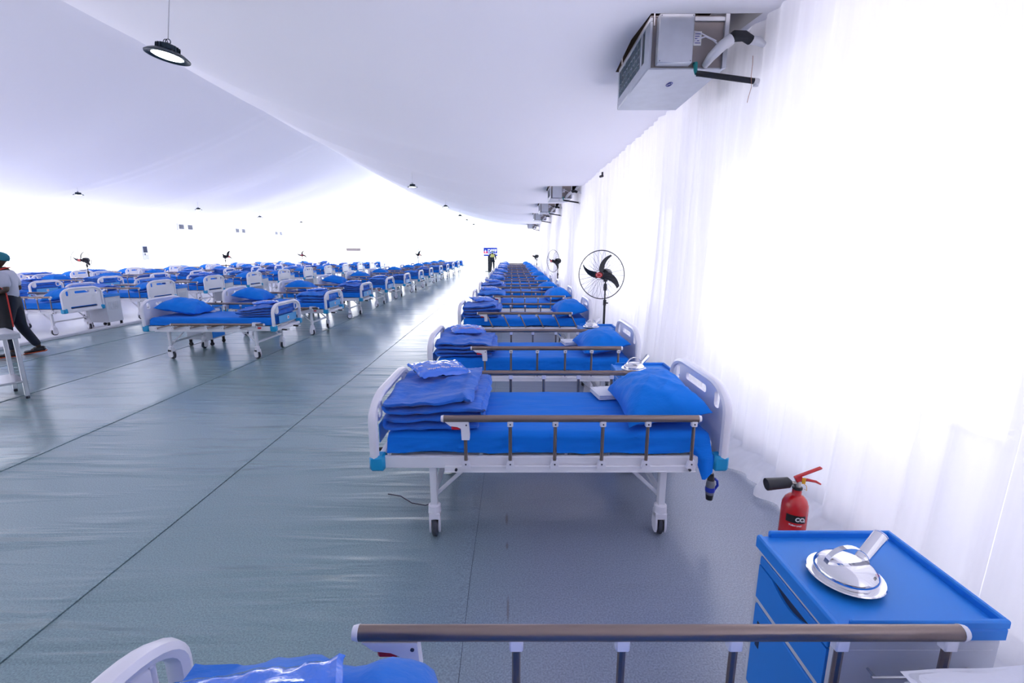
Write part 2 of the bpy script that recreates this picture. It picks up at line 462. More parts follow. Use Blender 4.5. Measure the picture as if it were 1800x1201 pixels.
def build_ceiling():
    mb = MB(); nx, ny = 74, 225
    xs = sorted([LX + (EX - LX) * i / nx for i in range(nx)] + [1.055, 1.68, 1.82, 1.90, 2.06])
    ACY = (3.97, 13.55, 18.5, 23.3, 32.7)
    ys = sorted([Y0 + (Y1 - Y0) * j / ny for j in range(ny + 1)] + [a + d for a in ACY for d in (-.10, .18, .50, .80, 1.12)])
    nx = len(xs) - 1; ny = len(ys) - 1
    vs = [(x, y, ceil_z(x, y)) for y in ys for x in xs]
    # lift the cloth round the first air unit, leaving an opening beside it
    out = []
    for (x, y, z) in vs:
        for yc in [a + .5 for a in ACY]:
            if x > .5 and abs(y - yc) < 1.1:
                z += 0.12 * max(0, 1 - abs(y - yc) / 1.1) * min(1, (x - .5) / .6)
        out.append((x, y, z))
    fs = []
    for j in range(ny):
        for i in range(nx):
            cx = (xs[i] + xs[i + 1]) / 2; cy = (ys[j] + ys[j + 1]) / 2
            if 1.055 < cx < 1.90 and any(-.10 < cy - a < 1.12 for a in ACY): continue
            fs.append((j * (nx + 1) + i, j * (nx + 1) + i + 1, (j + 1) * (nx + 1) + i + 1, (j + 1) * (nx + 1) + i))
    mb.add(out, fs)
    struct(mb.build('ceiling', 'lining', fix=False, angle=60))
    rf = MB()
    for (xa, za, xb, zb) in ((2.6, 3.55, RX, 7.35), (RX, 7.35, -21.0, 3.55)):
        rf.add([(xa, Y0 - .3, za), (xb, Y0 - .3, zb), (xb, Y1 + .3, zb), (xa, Y1 + .3, za),
                (xa, Y0 - .3, za + .05), (xb, Y0 - .3, zb + .05), (xb, Y1 + .3, zb + .05), (xa, Y1 + .3, za + .05)],
               [(0, 1, 2, 3), (7, 6, 5, 4), (0, 4, 5, 1), (1, 5, 6, 2), (2, 6, 7, 3), (3, 7, 4, 0)])
    struct(rf.build('roof', 'roof'))
    for a in ACY:  # dark boxes above the air-unit openings, cavity shade put into their colour
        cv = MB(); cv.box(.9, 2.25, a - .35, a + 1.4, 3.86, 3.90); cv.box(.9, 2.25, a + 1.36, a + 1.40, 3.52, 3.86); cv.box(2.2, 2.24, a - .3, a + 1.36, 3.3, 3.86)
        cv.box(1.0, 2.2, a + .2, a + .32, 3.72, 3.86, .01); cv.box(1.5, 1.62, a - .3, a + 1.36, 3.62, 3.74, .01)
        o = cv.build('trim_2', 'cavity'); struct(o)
build_ceiling()

# outer right wall with window openings behind the curtains, posts
ow = MB()
XO = 2.32
ow.box(XO, XO + .02, Y0, Y1, 0, .85); ow.box(XO, XO + .02, Y0, Y1, 2.35, 3.62)
yy = Y0
wins = []
while yy < Y1 - .1:
    a = yy + 1.2; b = yy + 3.6
    ow.box(XO, XO + .02, yy, min(a, Y1), .85, 2.35); ow.box(XO, XO + .02, min(b, Y1), min(yy + 4.8, Y1), .85, 2.35)
    if b < Y1: wins.append((a, b))
    yy += 4.8
wr = struct(ow.build('wall_right', 'outer'))
pst = MB(); pst.box(-.05, .05, -.05, .05, 0, 3.5, .01); pm = pst.mesh('post', ['white'])
for k in range(10):
    y = 1.45 + 4.8 * (k - 1)
    if Y0 < y < Y1: link('post', pm, wr, (XO - .08, y, 0))
bar = MB(); bar.box(-.02, .02, -1.2, 1.2, -.02, .02, .004); bme = bar.mesh('window_bar', ['white'])
pn_ = MB(); pn_.box(-.004, .004, -1.2, 1.2, .85, 2.35); pnm = pn_.mesh('added_sun_pane', ['sun_dimmer'])  # unseen frosted sheets, added to weaken direct sun on the curtains
for (a, b) in wins:
    link('added_sun_pane', pnm, wr, (XO + .01, (a + b) / 2, 0))
    for z in (.85, 1.6, 2.35): link('window_bar', bme, wr, (XO - .03, (a + b) / 2, z))

def folds(y, z, seed):
    f = .035 * sin(y * 27 + 2.2 * nz(y * 1.3, z * .25, seed)) + .028 * sin(y * 11.3 + 1.5 * sin(z * .8 + seed) + seed) \
        + .06 * nz(y * 1.1, z * .35, seed + 3)
    return f
def curtain(y0, y1, seed, puddle):
    def fn(u, v):
        y = y0 + (y1 - y0) * u
        z = 3.53 * (1 - v)
        x = 1.955 + folds(y, z, seed) * (0.5 + .5 * v) * min(1, (y - y0 + .02) / .15, (y1 - y + .02) / .15) - .05 * v * v
        if v > .955:
            k = (v - .955) / .045
            z = .155 * (1 - k) ** 1.0 + .012 + .03 * puddle * max(0, nz(y * 3.5, k * 2, seed)) * sin(pi * k)
            bulge = puddle * (.10 + .12 * nz(y * 2.2, 0, seed + 9) + .05 * abs(sin(y * 5.5 + seed)))
            x -= bulge * (sin(pi * .5 * min(1, k * 1.15)))
            y += .05 * nz(y * 4, k, seed + 5) * k
        return (x, y, max(.012, z))
    mb = MB(); n = max(20, int((y1 - y0) / .028)); nv = 40
    # denser rows at the hem
    def fv(u, v):
        vv = v / .6 * .955 if v < .6 else .955 + (v - .6) / .4 * .045
        return fn(u, vv)
    mb.grid(fv, n, nv)
    return mb.build('sheer_curtain', 'curtain', fix=False, angle=180)
ordn = ['first', 'second', 'third', 'fourth', 'fifth', 'sixth', 'seventh', 'eighth', 'ninth', 'tenth', 'eleventh', 'twelfth',
        'thirteenth', 'fourteenth', 'fifteenth']
cur_edges = [-4.0, -1.2, 1.62, 4.45, 7.9, 11.4, 16.2, 21.0, 25.8, 30.6, 35.4, 40.95]
for i in range(len(cur_edges) - 1):
    o = curtain(cur_edges[i], cur_edges[i + 1], i * 3.7, 1.0 if i < 5 else .5)
    tag(o, ['white sheer curtain behind the camera end of the right wall',
            'white sheer curtain beside the nearest bedside cabinet',
            'white sheer curtain with its hem bunched behind the fire extinguisher',
            'white sheer curtain at the head of the second bed from the camera',
            'white sheer curtain behind the largest pedestal fan'][i] if i < 5 else
        'distant white sheer curtain, %s length of the right wall counted from the camera' % ordn[i], 'curtain', 'sheer curtains of the right wall')

def soft_wall(name, fn, nu, nv): return struct(MBgrid(fn, nu, nv).build(name, 'sidewall', fix=False, angle=180))
def MBgrid(fn, nu, nv):
    mb = MB(); mb.grid(fn, nu, nv); return mb
soft_wall('wall_left', lambda u, v: (LX + .04 * sin((Y0 + 45 * u) * 6) + .05 * nz(u * 60, v * 2), Y0 + (Y1 - Y0) * u, 3.5 * v), 500, 6)
def endfn(u, v):
    x = LX + (EX + .4 - LX) * u
    top = 3.45 + 3.35 * (1 - abs(x - RX) / 11.1) if x < EX else 3.45
    return (x, Y1 + .03 * sin(x * 7) + .04 * nz(x * 1.5, v), top * v)
soft_wall('wall_far', endfn, 260, 4)
nb = MB(); nb.box(LX, EX + .5, Y0 - .08, Y0, 0, 7.2)
struct(nb.build('wall_near', 'backwall'))
# tent frame legs seen as faint uprights on the far and left walls
tr = MB(); tr.box(-.06, .06, -.05, .05, 0, 5.9, .01)
o = tr.build('trim_1', 'white', loc=(-8.25, Y1 - .14, 0)); struct(o)

# floor
fb = MB(); fb.box(LX - .3, XO + .3, Y0, Y1 + .1, -.06, -.004)
floor = struct(fb.build('floor', 'slot'))
seams = [2.3, -.22, -2.2, -4.1, -5.95, -7.75, -9.06]
for i in range(len(seams) - 1):
    xr, xl = seams[i], seams[i + 1]
    g = (0, .001, .0035, .004, .004, .004)[i]
    prof = [(xl + .001, -.0045), (xl + .001, .0), (xr - .11, .0), (xr - .035 - g, .008 if i > 1 else .003), (xr - g, .005 if i > 1 else .001), (xr - g, -.0045)]
    mb = MB()
    nseg = 60
    for k, (x, z) in enumerate(prof): pass
    vs = []
    for j in range(nseg + 1):
        y = Y0 + (Y1 - Y0) * (j / nseg) ** 1.3
        for k, (x, z) in enumerate(prof):
            w = .012 * nz(y * .7, i * 5.0) if k in (0, 1) else 0
            w2 = .012 * nz(y * .7, (i - 1 + 1) * 5.0 - 5.0) if k > 1 and i > 0 else 0
            vs.append((x + w + w2, y, z))
    fs = [(j * 6 + k, j * 6 + k + 1, (j + 1) * 6 + k + 1, (j + 1) * 6 + k) for j in range(nseg) for k in range(5)]
    mb.add(vs, fs)
    mb.build('floor_sheet', 'floor', floor, fix=True, angle=20)
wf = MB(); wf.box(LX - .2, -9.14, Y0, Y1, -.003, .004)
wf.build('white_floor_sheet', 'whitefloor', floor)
kb = MB(); kb.box(-9.15, -9.04, Y0, Y1 - .3, 0, .055, .008)
tag(kb.build('cable_trunking', 'kerb'), 'long white cable trunking running along the floor under the second row of headboards', 'trunking')

# ------------------------------------------------------------------ hospital bed
def arch(top, sh, hw, n=10):
    """outline from (-hw, z) over the top to (+hw, z)"""
    pts = [(-hw, sh)]
    for i in range(1, n + 1):
        a = pi / 2 * i / n
        pts.append((-hw + (hw - .20) * (1 - cos(a)), sh + (top - sh) * sin(a)))
    return pts + [(-p[0], p[1]) for p in reversed(pts)]
def rrect(cx, cz, w, h, r=.012, k=3):
    out = []
    for (sx, sz, a0) in ((1, 1, 0), (-1, 1, 90), (-1, -1, 180), (1, -1, 270)):
        for i in range(k + 1):
            a = radians(a0 + 90 * i / k)
            out.append((cx + sx * (w / 2 - r) + r * cos(a), cz + sz * (h / 2 - r) + r * sin(a)))
    return out
def end_board(top, sh, head):
    """board in the yz plane; outer face towards -x"""
    hw = .455
    mb = MB()
    outl = arch(top - .03, sh, hw - .03)
    poly = [(-hw + .03, .47)] + outl + [(hw - .03, .47)]
    holes = [rrect(-.33, sh + .055, .07, .10, .025), rrect(.33, sh + .055, .07, .10, .025)]
    if head: holes.append(rrect(0, top - .10, .34, .05, .02)); holes.append(rrect(0, .555, .62, .045, .02))
    mb.prism(poly, holes, -.010, .010, 'x')
    rim = [(0, -hw + .0, .47)] + [(0, p[0] * (hw / (hw - .03)), p[1] + .012) for p in outl] + [(0, hw, .47)]
    mb.tube(rim, .028, 8, flat=.85)
    for s in (-1, 1):                       # raised lips of the grips
        mb.tube([(0, p[0], p[1]) for p in rrect(s * .33, sh + .055, .095, .125, .032)], .010, 6, closed=True)
    if head: mb.tube([(0, p[0], p[1]) for p in rrect(0, top - .10, .38, .085, .03)], .010, 6, closed=True)
    mb.box(-.02, .02, -hw + .01, hw - .01, .455, .50, .006)
    return mb
P = {}
def bed_meshes():
    m = MB()
    for s in (-1, 1):
        m.box(-1.0, 1.0, s * .425, s * .452, .465, .54, .004); m.box(-1.0, 1.0, s * .40, s * .43, .465, .475)
    for x in (-.98, -.70, -.1, .35, .70, .98): m.box(x - .02, x + .02, -.43, .43, .465, .50, .003)
    P['frame'] = m.mesh('bed_frame', ['white'])
    m = MB()
    for (a, b) in ((-.96, -.42), (-.40, .10), (.12, .36), (.38, .96)): m.box(a, b, -.415, .415, .505, .53, .006)
    P['deck'] = m.mesh('deck', ['white'])
    m = MB(); m.box(-.045, .045, -.045, .045, -.048, .048, .014); P['bumper'] = m.mesh('corner_bumper', ['turq'])
    P['head'] = end_board(.97, .80, True).mesh('headboard', ['abs'])
    P['foot'] = end_board(.90, .74, False).mesh('footboard', ['abs'])
    m = MB(); m.box(-.016, -.010, -.30, .30, .56, .685, .003); P['inset'] = m.mesh('inset_panel', ['inset'])
    m = MB(); m.box(-.019, -.0165, -.03, .03, .60, .655, .001); m.box(-.0205, -.0185, -.014, .014, .615, .64, .0, 1)
    P['badge'] = m.mesh('badge', ['abs', 'ink_r'])
    m = MB(); m.box(-.021, .021, -.021, .021, .19, .47, .004); P['leg'] = m.mesh('leg', ['white'])
    m = MB(); m.lathe([(.024, .21), (.038, .20), (.040, .15), (.036, .145), (0, .145)], 14)
    for s in (-1, 1):
        poly = [(-.035, .16), (.035, .16), (.050, .10), (.052, .06), (.035, .03), (.0, .022), (-.035, .03), (-.048, .06), (-.045, .11)]
        m.prism(poly, [], s * .022, s * .034, 'y')
    m.box(-.04, .04, -.034, .034, .115, .16, .006)
    P['caster'] = m.mesh('caster', ['abs'])
    m = MB(); R = Matrix.Translation((0, 0, .0625)) @ Matrix.Rotation(pi / 2, 4, 'X')
    m.lathe([(.02, -.018), (.050, -.018), (.0625, -.010), (.0625, .010), (.050, .018), (.02, .018)], 18, 0, R)
    m.lathe([(.0, -.021), (.035, -.021), (.036, -.017)], 14, 1, R); m.lathe([(.036, .017), (.035, .021), (.0, .021)], 14, 1, R)
    P['wheel'] = m.mesh('wheel', ['rubber', 'abs'])
    m = MB(); m.box(-.02, .02, -.03, .012, .095, .145, .006); P['pedal'] = m.mesh('brake_pedal', ['rubber'])
    m = MB(); m.box(-.015, .015, -.38, .38, .255, .285, .003); P['cross'] = m.mesh('crossbar', ['white'])
    m = MB(); m.tube([(.0, 0, .24), (-.24, 0, .47)], .013, 6); P['brace'] = m.mesh('brace', ['white'])
    m = MB(); m.box(-.62, .868, -.011, .011, .455, .492, .003); m.box(-.62, .868, -.018, .0, .455, .462, .001)
    for x in (-.55, .83): m.lathe([(.008, .0), (.008, .014)], 8, 1, Matrix.Translation((x, -.010, .473)) @ Matrix.Rotation(pi / 2, 4, 'X'))
    P['lower'] = m.mesh('side_rail', ['white', 'wire'])
    m = MB(); m.tube([(-.735, 0, 0), (.735, 0, 0)], .021, 14, flat=.85)
    P['hand'] = m.mesh('handrail', ['rail'])
    m = MB(); m.tube([(.733, 0, 0), (.748, 0, 0)], [.022, .018], 14, flat=.88)
    P['cap'] = m.mesh('end_cap', ['abs'])
    m = MB(); m.tube([(0, 0, 0), (0, 0, .26)], .0105, 8); P['upr'] = m.mesh('upright', ['rail'])
    m = MB(); m.box(-.017, .017, -.013, .013, -.048, -.012, .004)
    m.lathe([(.005, 0), (.005, .003)], 8, 1, Matrix.Translation((0, -.0125, -.032)) @ Matrix.Rotation(pi / 2, 4, 'X'))
    P['btop'] = m.mesh('upper_bracket', ['abs', 'wire'])
    m = MB(); m.prism([(-.026, -.022), (.026, -.022), (.016, .026), (-.016, .026)], [], -.014, .014, 'y')
    m.lathe([(.005, 0), (.005, .003)], 8, 1, Matrix.Translation((0, -.0135, .005)) @ Matrix.Rotation(pi / 2, 4, 'X'))
    P['bbot'] = m.mesh('lower_bracket', ['abs', 'wire'])
    m = MB(); m.prism([(-.115, -.015), (.02, -.015), (.026, -.10), (.024, -.125), (-.02, -.125), (-.024, -.055), (-.045, -.045), (-.085, -.04)], [], -.016, .016, 'y')
    m.lathe([(.005, 0), (.005, .003)], 8, 1, Matrix.Translation((.008, -.0155, -.034)) @ Matrix.Rotation(pi / 2, 4, 'X'))
    P['latch'] = m.mesh('latch', ['abs', 'wire'])
    m = MB(); m.box(-.080, -.026, -.012, .012, -.066, -.042, .006); P['button'] = m.mesh('release_button', ['red'])
    m = MB(); m.tube([(-.95, 0, .45), (-1.12, 0, .45), (-1.13, 0, .445), (-1.13, .09, .445)], .007, 6)
    m.tube([(-1.13, .09, .445), (-1.13, .09, .45), (-1.05, .09, .455)], .013, 8, 1)
    P['crank'] = m.mesh('crank_handle', ['white', 'black'])
bed_meshes()
UPX = [-.49, -.23, .03, .305, .565, .83]
def make_bed(mode_neg, mode_pos):
    r = empty('hospital_bed')
    fr = link('bed_frame', P['frame'], r)
    for x in (-1.02, 1.02):
        for y in (-.435, .435): link('corner_bumper', P['bumper'], fr, (x, y, .503))
    link('deck', P['deck'], r)
    link('headboard', P['head'], r, (1.035, 0, 0), (0, 0, pi))
    fo = link('footboard', P['foot'], r, (-1.035, 0, 0))
    link('inset_panel', P['inset'], fo); link('badge', P['badge'], fo)
    for x in (-.70, .70):
        link('crossbar', P['cross'], r, (x, 0, 0))
        for s in (-1, 1):
            lg = link('leg', P['leg'], r, (x, s * .405, 0))
            a = random.choice((-.5, .1, .6, 2.9))
            a = {(-.7, -1): -1.45, (.7, -1): 1.5}.get((x, s), a)
            link('caster', P['caster'], lg, (0, 0, 0), (0, 0, a))
            link('wheel', P['wheel'], lg, (.012 * cos(a), .012 * sin(a), 0), (0, 0, a))
            if x < 0: link('brake_pedal', P['pedal'], lg, (0, 0, 0), (0, 0, a + pi / 2))
            link('brace', P['brace'], r, (x, s * .36, 0), (0, 0, 0 if x > 0 else pi))
    for s in (-1, 1): link('crank_handle', P['crank'], r, (0, s * .2 - .045, 0))
    for s, mode in ((-1, mode_neg), (1, mode_pos)):
        a = {'up': 0.0, 'lean': radians(26), 'down': radians(77)}[mode]
        sr = link('side_rail', P['lower'], r, (0, s * .468, 0), (0, 0, 0))
        Lh = .285; yo = s * .024
        hx, hz = .12 - Lh * sin(a), .51 + Lh * cos(a)
        fl = 0 if s < 0 else pi          # fittings face outwards
        link('handrail', P['hand'], sr, (hx, yo, hz))
        link('end_cap', P['cap'], sr, (hx, yo, hz)); link('end_cap', P['cap'], sr, (hx, yo, hz), (0, 0, pi))
        for x in UPX:
            link('upright', P['upr'], sr, (x, yo, .515), (0, -a, 0))
            link('lower_bracket', P['bbot'], sr, (x, yo, .512), (0, 0, fl))
            link('upper_bracket', P['btop'], sr, (x - Lh * sin(a), yo, hz), (0, 0, fl))
        mx = UPX[0] - Lh * sin(a)
        if mode == 'down': link('latch', P['latch'], sr, (mx + .02, yo * 1.6, hz + .045), (0, 0, 0), scale=(1, 1, .55))
        else: link('latch', P['latch'], sr, (mx, yo, hz), (0, 0, 0))
        link('release_button', P['button'], sr, (mx, yo, hz), (0, 0, 0))
    return r

# ------------------------------------------------------------------ bedding
def mattress_mesh(seed, corner=False):
    mb = MB(); hx, hy, top, bot = .965, .415, .672, .556
    nu, nv = 130, 44
    def fn(u, v):
        x = -hx + 2 * hx * u
        # v walks across: side skirt, top, side skirt
        sk = .16
        if v < sk: k = v / sk; y = -hy - .012 * (1 - k); z = bot + (top - .02 - bot) * k; side = 1 - k
        elif v > 1 - sk: k = (1 - v) / sk; y = hy + .012 * (1 - k); z = bot + (top - .02 - bot) * k; side = 1 - k
        else:
            k = (v - sk) / (1 - 2 * sk); y = -hy + 2 * hy * k; side = 0
            e = min(k, 1 - k) * 2 * hy
            z = top - .02 * max(0, 1 - e / .035) ** 2
            z += .004 * nz(x * 3, y * 3, seed) + .003 * nz(x * 9, y * 5, seed + 1) + .0045 * rdg(x * 2.2 + y, y * 7, seed)
        if side > 0:
            w = .010 * nz(x * 5, side * 1.5, seed) + .008 * nz(x * 11 + side * 3, side * 2, seed + 2) + .008 * rdg(x * 4 + side * 2, side * 1.2, seed)
            y += w * (-1 if v < .5 else 1) * (.3 + side)
            z += .012 * side * (nz(x * 2.2, 3, seed) + .35 * nz(x * 7, 3, seed)); z = max(z, .545)
        ex = hx - abs(x)
        if ex < .04 : z -= .012 * (1 - ex / .04) ** 2 * (1 - side)
        if u < .10 and side > 0: z += 0
        if corner and v < sk and x > .60:
            q = max(0, min(1, (x - .865) / .045)); q = q * q * (3 - 2 * q)
            s2 = min(1, side * 1.6)
            z -= side * .150 * q * (1 - .35 * abs(x - .91) / .06 if x > .87 else 1); y -= s2 * .058 * q + .008 * q * sin(x * 70) * side
        return (x, y, z)
    mb.grid(fn, nu, nv)
    # end faces
    for e, x in ((0, -hx), (1, hx)):
        row = [fn(e, j / nv) for j in range(nv + 1)]
        c = (x, 0, .57)
        o = len(row)
        mb.add(row + [(x + (.012 if e else -.012), p[1] * .96, .550) for p in row],
               [(j, j + 1, o + j + 1, o + j) for j in range(nv)])
    mb.add([(-hx + .02, -hy + .02, .545), (hx - .02, -hy + .02, .545), (hx - .02, hy - .02, .545), (-hx + .02, hy - .02, .545)], [(0, 1, 2, 3)])
    return mb.mesh('mattress', ['sheet'], angle=60)
def pillow_mesh(seed, a=.245, b=.36, T=.10):
    """lies at z=0 up; a along bed, b across"""
    mb = MB(); n = 44
    def base(u, v, up):
        s, t = u * 2 - 1, v * 2 - 1
        px = a * s * (1 - .10 * (1 - t * t)) ; py = b * t * (1 - .08 * (1 - s * s))
        k = max(0.0, (1 - abs(s) ** 2.6)) ** .55 * max(0.0, (1 - abs(t) ** 2.8)) ** .55
        w = 1 + .10 * nz(px * 6, py * 6, seed) + .05 * nz(px * 16, py * 9, seed)
        crease = .010 * rdg(px * 5 + py * 3.5, py * 2.2 - px * 1.2, seed + 7) * min(1, k * 2) + .006 * rdg(px * 9 - py * 5, py * 4, seed + 3) * min(1, k * 2)
        if up: z = .035 + (2 * T - .035) * k * w + crease
        else: z = .035 - .033 * min(1, k * 1.8)
        rim = min(1, (1 - k) * 1.2)
        z += .020 * rim * nz(s * 2.5, t * 2.5, seed + 4)
        return (px, py, max(.001, z))
    for up in (0, 1): mb.grid(lambda u, v: base(u, v, up), n, n)
    me = mb.mesh('pillow', ['pillow'], angle=75)
    return me
def quilt_mesh(seed, lx=.58, wy=.80, layers=4, t=.044, mt='quilt', roll=0.0, slump=0.0):
    rnd = random.Random(seed)
    mb = MB(); path = []
    x0, x1 = -lx / 2, lx / 2
    ends = [(x0 + rnd.uniform(0, .035), x1 - rnd.uniform(0, .09)) for _ in range(layers)]
    nseg = 22
    for k in range(layers):
        a, b = ends[k]
        z = t * (k + .5)
        pts = [(b + (a - b) * i / nseg, z) for i in range(nseg + 1)]
        if k % 2: pts.reverse()
        path += pts
        if k < layers - 1:
            ex = a if k % 2 == 0 else b; sg = -1 if k % 2 == 0 else 1
            for i in range(1, 5):
                an = -pi / 2 + pi * i / 5
                path.append((ex + sg * t * .55 * cos(an), z + t / 2 + t / 2 * sin(an)))
    n = len(path); nv = 48
    L, Rr = [], []
    for i in range(n):
        p0 = Vector((*path[max(0, i - 1)], 0)); p1 = Vector((*path[min(n - 1, i + 1)], 0))
        d = (p1 - p0).normalized(); nn = Vector((-d.y, d.x, 0)); e = min(i, n - 1 - i)
        hw = t * .47 * (1 if e > 1 else (.55 if e == 0 else .85))
        L.append((path[i], (nn.x * hw, nn.y * hw))); Rr.append((path[i], (-nn.x * hw, -nn.y * hw)))
    ring = L + list(reversed(Rr)); m = len(ring)
    vs = []
    H = layers * t
    for j in range(nv + 1):
        v = j / nv; y = -wy / 2 + wy * v
        edge = min(v, 1 - v) * wy
        sh = min(1, .35 + edge / .05 * .65)
        for q, ((px, pz), (ox, oz)) in enumerate(ring):
            i = q if q < n else 2 * n - 1 - q
            puff = .84 + .26 * abs(sin(px * 21 + .3)) ** .6 * abs(sin(y * 17)) ** .6 + .14 * nz(px * 9, y * 9, seed)
            x = px + ox * sh * puff; z = pz + oz * sh * puff
            f = z / H
            yo = y + (.035 * nz(i * .18, seed, 1) + .02 * nz(x * 5, i * .3, seed)) * (2 * v - 1)
            z += f * (.040 * nz(px * 3.0, y * 3.0, seed) + .016 * nz(px * 9, y * 8, seed + 2)) + .010 * f * rdg(px * 4 + y * 3, y * 2, seed)
            if i > n - 25: z += .012 * rdg(px * 6, y * 4 + px * 3, seed + 6)
            z -= f * slump * (px - x0) / lx
            z += roll * f * sin(pi * v) * .04
            x += .024 * nz(y * 3, i * .12, seed) * (0.4 + f) + .014 * nz(y * 9, i * .4, seed)
            vs.append((x, yo, max(.003, z + .002)))
    fs = [(j * m + q, j * m + (q + 1) % m, (j + 1) * m + (q + 1) % m, (j + 1) * m + q) for j in range(nv) for q in range(m)]
    for j in (0, nv):
        for i in range(n - 1):
            fs.append((j * m + i, j * m + i + 1, j * m + (2 * n - 2 - i), j * m + (2 * n - 1 - i)))
    mb.add(vs, fs)
    return mb.mesh('folded_quilt', [mt], angle=70)
def packet_mesh(seed):
    mb = MB(); a, b = .185, .135
    def fn(u, v, up):
        s, t = u * 2 - 1, v * 2 - 1
        k = max(0, 1 - abs(s) ** 3) ** .6 * max(0, 1 - abs(t) ** 3) ** .6
        z = (.012 + .045 * k) if up else .012 - .011 * min(1, 2 * k)
        z += (.010 * abs(nz(s * 5, t * 5, seed)) + .010 * nz(s * 3, t * 2, seed + 2)) * (1 if up else .0)
        x = a * s * (1 + .05 * nz(t * 3, 1, seed)); y = b * t * (1 + .06 * nz(s * 3, 2, seed))
        if abs(s) > .9: z += .025 * max(0, nz(t * 4, s * 3, seed)) + (.010 if up else .008)
        return (x, y, max(0.0, z))
    for up in (0, 1): mb.grid(lambda u, v: fn(u, v, up), 30, 24)
    return mb.mesh('wrapped_packet', ['packet'], angle=30)
def towel_mesh():
    mb = MB()
    def fn(k):
        def g(u, v):
            x = (-.16 + .32 * u); y = (-.11 + .22 * v)
            e = min(u, 1 - u, v, 1 - v)
            z = .014 * k + .014 * (1 if e > .0 else .6) + .004 * nz(x * 9, y * 9, k)
            return (x + .008 * nz(y * 6, k), y + .006 * nz(x * 6, k), z)
        return g
    for k in range(3):
        mb.box(-.16 + .004 * k, .16 - .006 * k, -.11, .11 - .003 * k, .001 + .013 * k, .013 + .013 * k, .005)
    mb.grid(fn(2.0), 10, 8)
    return mb.mesh('folded_towel', ['towel'], angle=60)

# ------------------------------------------------------------------ bedside cabinet
def make_cabinet():
    r = empty('bedside_cabinet')
    hw, hd = .23, .20   # x half, y half; front faces -x
    m = MB(); m.box(-hw + .012, hw, -hd, hd, .12, .69, .006)
    for s in (-1, 1):      # front face frame stiles and rails
        m.box(-hw, -hw + .02, s * (hd - .02), s * hd, .12, .69, .003)
    for z0, z1 in ((.12, .14), (.485, .505), (.675, .69)): m.box(-hw, -hw + .02, -hd, hd, z0, z1, .002)
    m.box(-hw + .02, hw - .02, -hd - .002, -hd, .15, .66, .001); m.box(-hw + .02, hw - .02, hd, hd + .002, .15, .66, .001)
    m.build('cabinet_body', 'cabbody', r)
    m = MB()
    m.box(-hw - .012, hw + .008, -hd - .008, hd + .008, .69, .735, .008)
    for s in (-1, 1): m.box(-hw + .03, hw + .008, s * (hd - .008), s * (hd + .008), .73, .757, .005)
    m.box(hw - .010, hw + .008, -hd, hd, .73, .757, .005)
    m.box(-hw - .012, -hw + .01, -hd - .006, hd + .006, .72, .742, .006)
    m.build('tray_top', 'cabblue', r)
    m = MB(); m.box(-hw - .004, -hw + .008, -hd + .022, hd - .022, .642, .674, .003); m.build('pull_out_board', 'cabblue', r)
    m = MB()
    hole = [( -.10 + .20 * i / 12, .638 - .026 * sin(pi * i / 12)) for i in range(13)]
    yz = [(-hd + .022, .508), (hd - .022, .508), (hd - .022, .638)] + [(p[0], p[1] if 0 < k < 12 else .638) for k, p in reversed(list(enumerate(hole)))] + [(-hd + .022, .638)]
    m.prism(yz, [], -hw - .004, -hw + .006, 'x'); d = m.build('drawer', 'cabblue', r)
    m = MB(); m.box(-hw + .004, -hw + .007, -.105, .105, .60, .64); m.build('grip_recess', 'slot', d)
    m = MB(); m.box(-hw - .004, -hw + .008, -hd + .022, hd - .022, .142, .483, .004); d = m.build('door', 'cabblue', r)
    m = MB(); m.box(-hw - .0055, -hw - .003, .125, .148, .33, .43, .001); m.build('grip_recess', 'slot', d)
    m = MB(); m.tube([(-.14, -hd - .03, .60), (.16, -hd - .03, .60)], .004, 6)
    for x in (-.13, .15): m.tube([(x, -hd, .60), (x, -hd - .032, .60)], .004, 6)
    m.build('towel_bar', 'steel', r)
    m = MB()
    for k in range(6): m.box(hw, hw + .006, -.13 + .045 * k, -.115 + .045 * k, .40, .58, .002)
    m.build('vent_ribs', 'cabbody', r)
    m = MB(); R = Matrix.Translation((0, 0, .035)) @ Matrix.Rotation(pi / 2, 4, 'X')
    m.lathe([(.0, -.014), (.030, -.014), (.035, -.008), (.035, .008), (.030, .014), (.0, .014)], 14, 0, R)
    m.box(-.02, .02, -.02, .02, .06, .12, .004)
    cm = m.mesh('caster', ['black'])
    for x in (-.20, .19):
        for y in (-.17, .17): link('caster', cm, r, (x, y, 0), (0, 0, random.uniform(0, 3)))
    return r
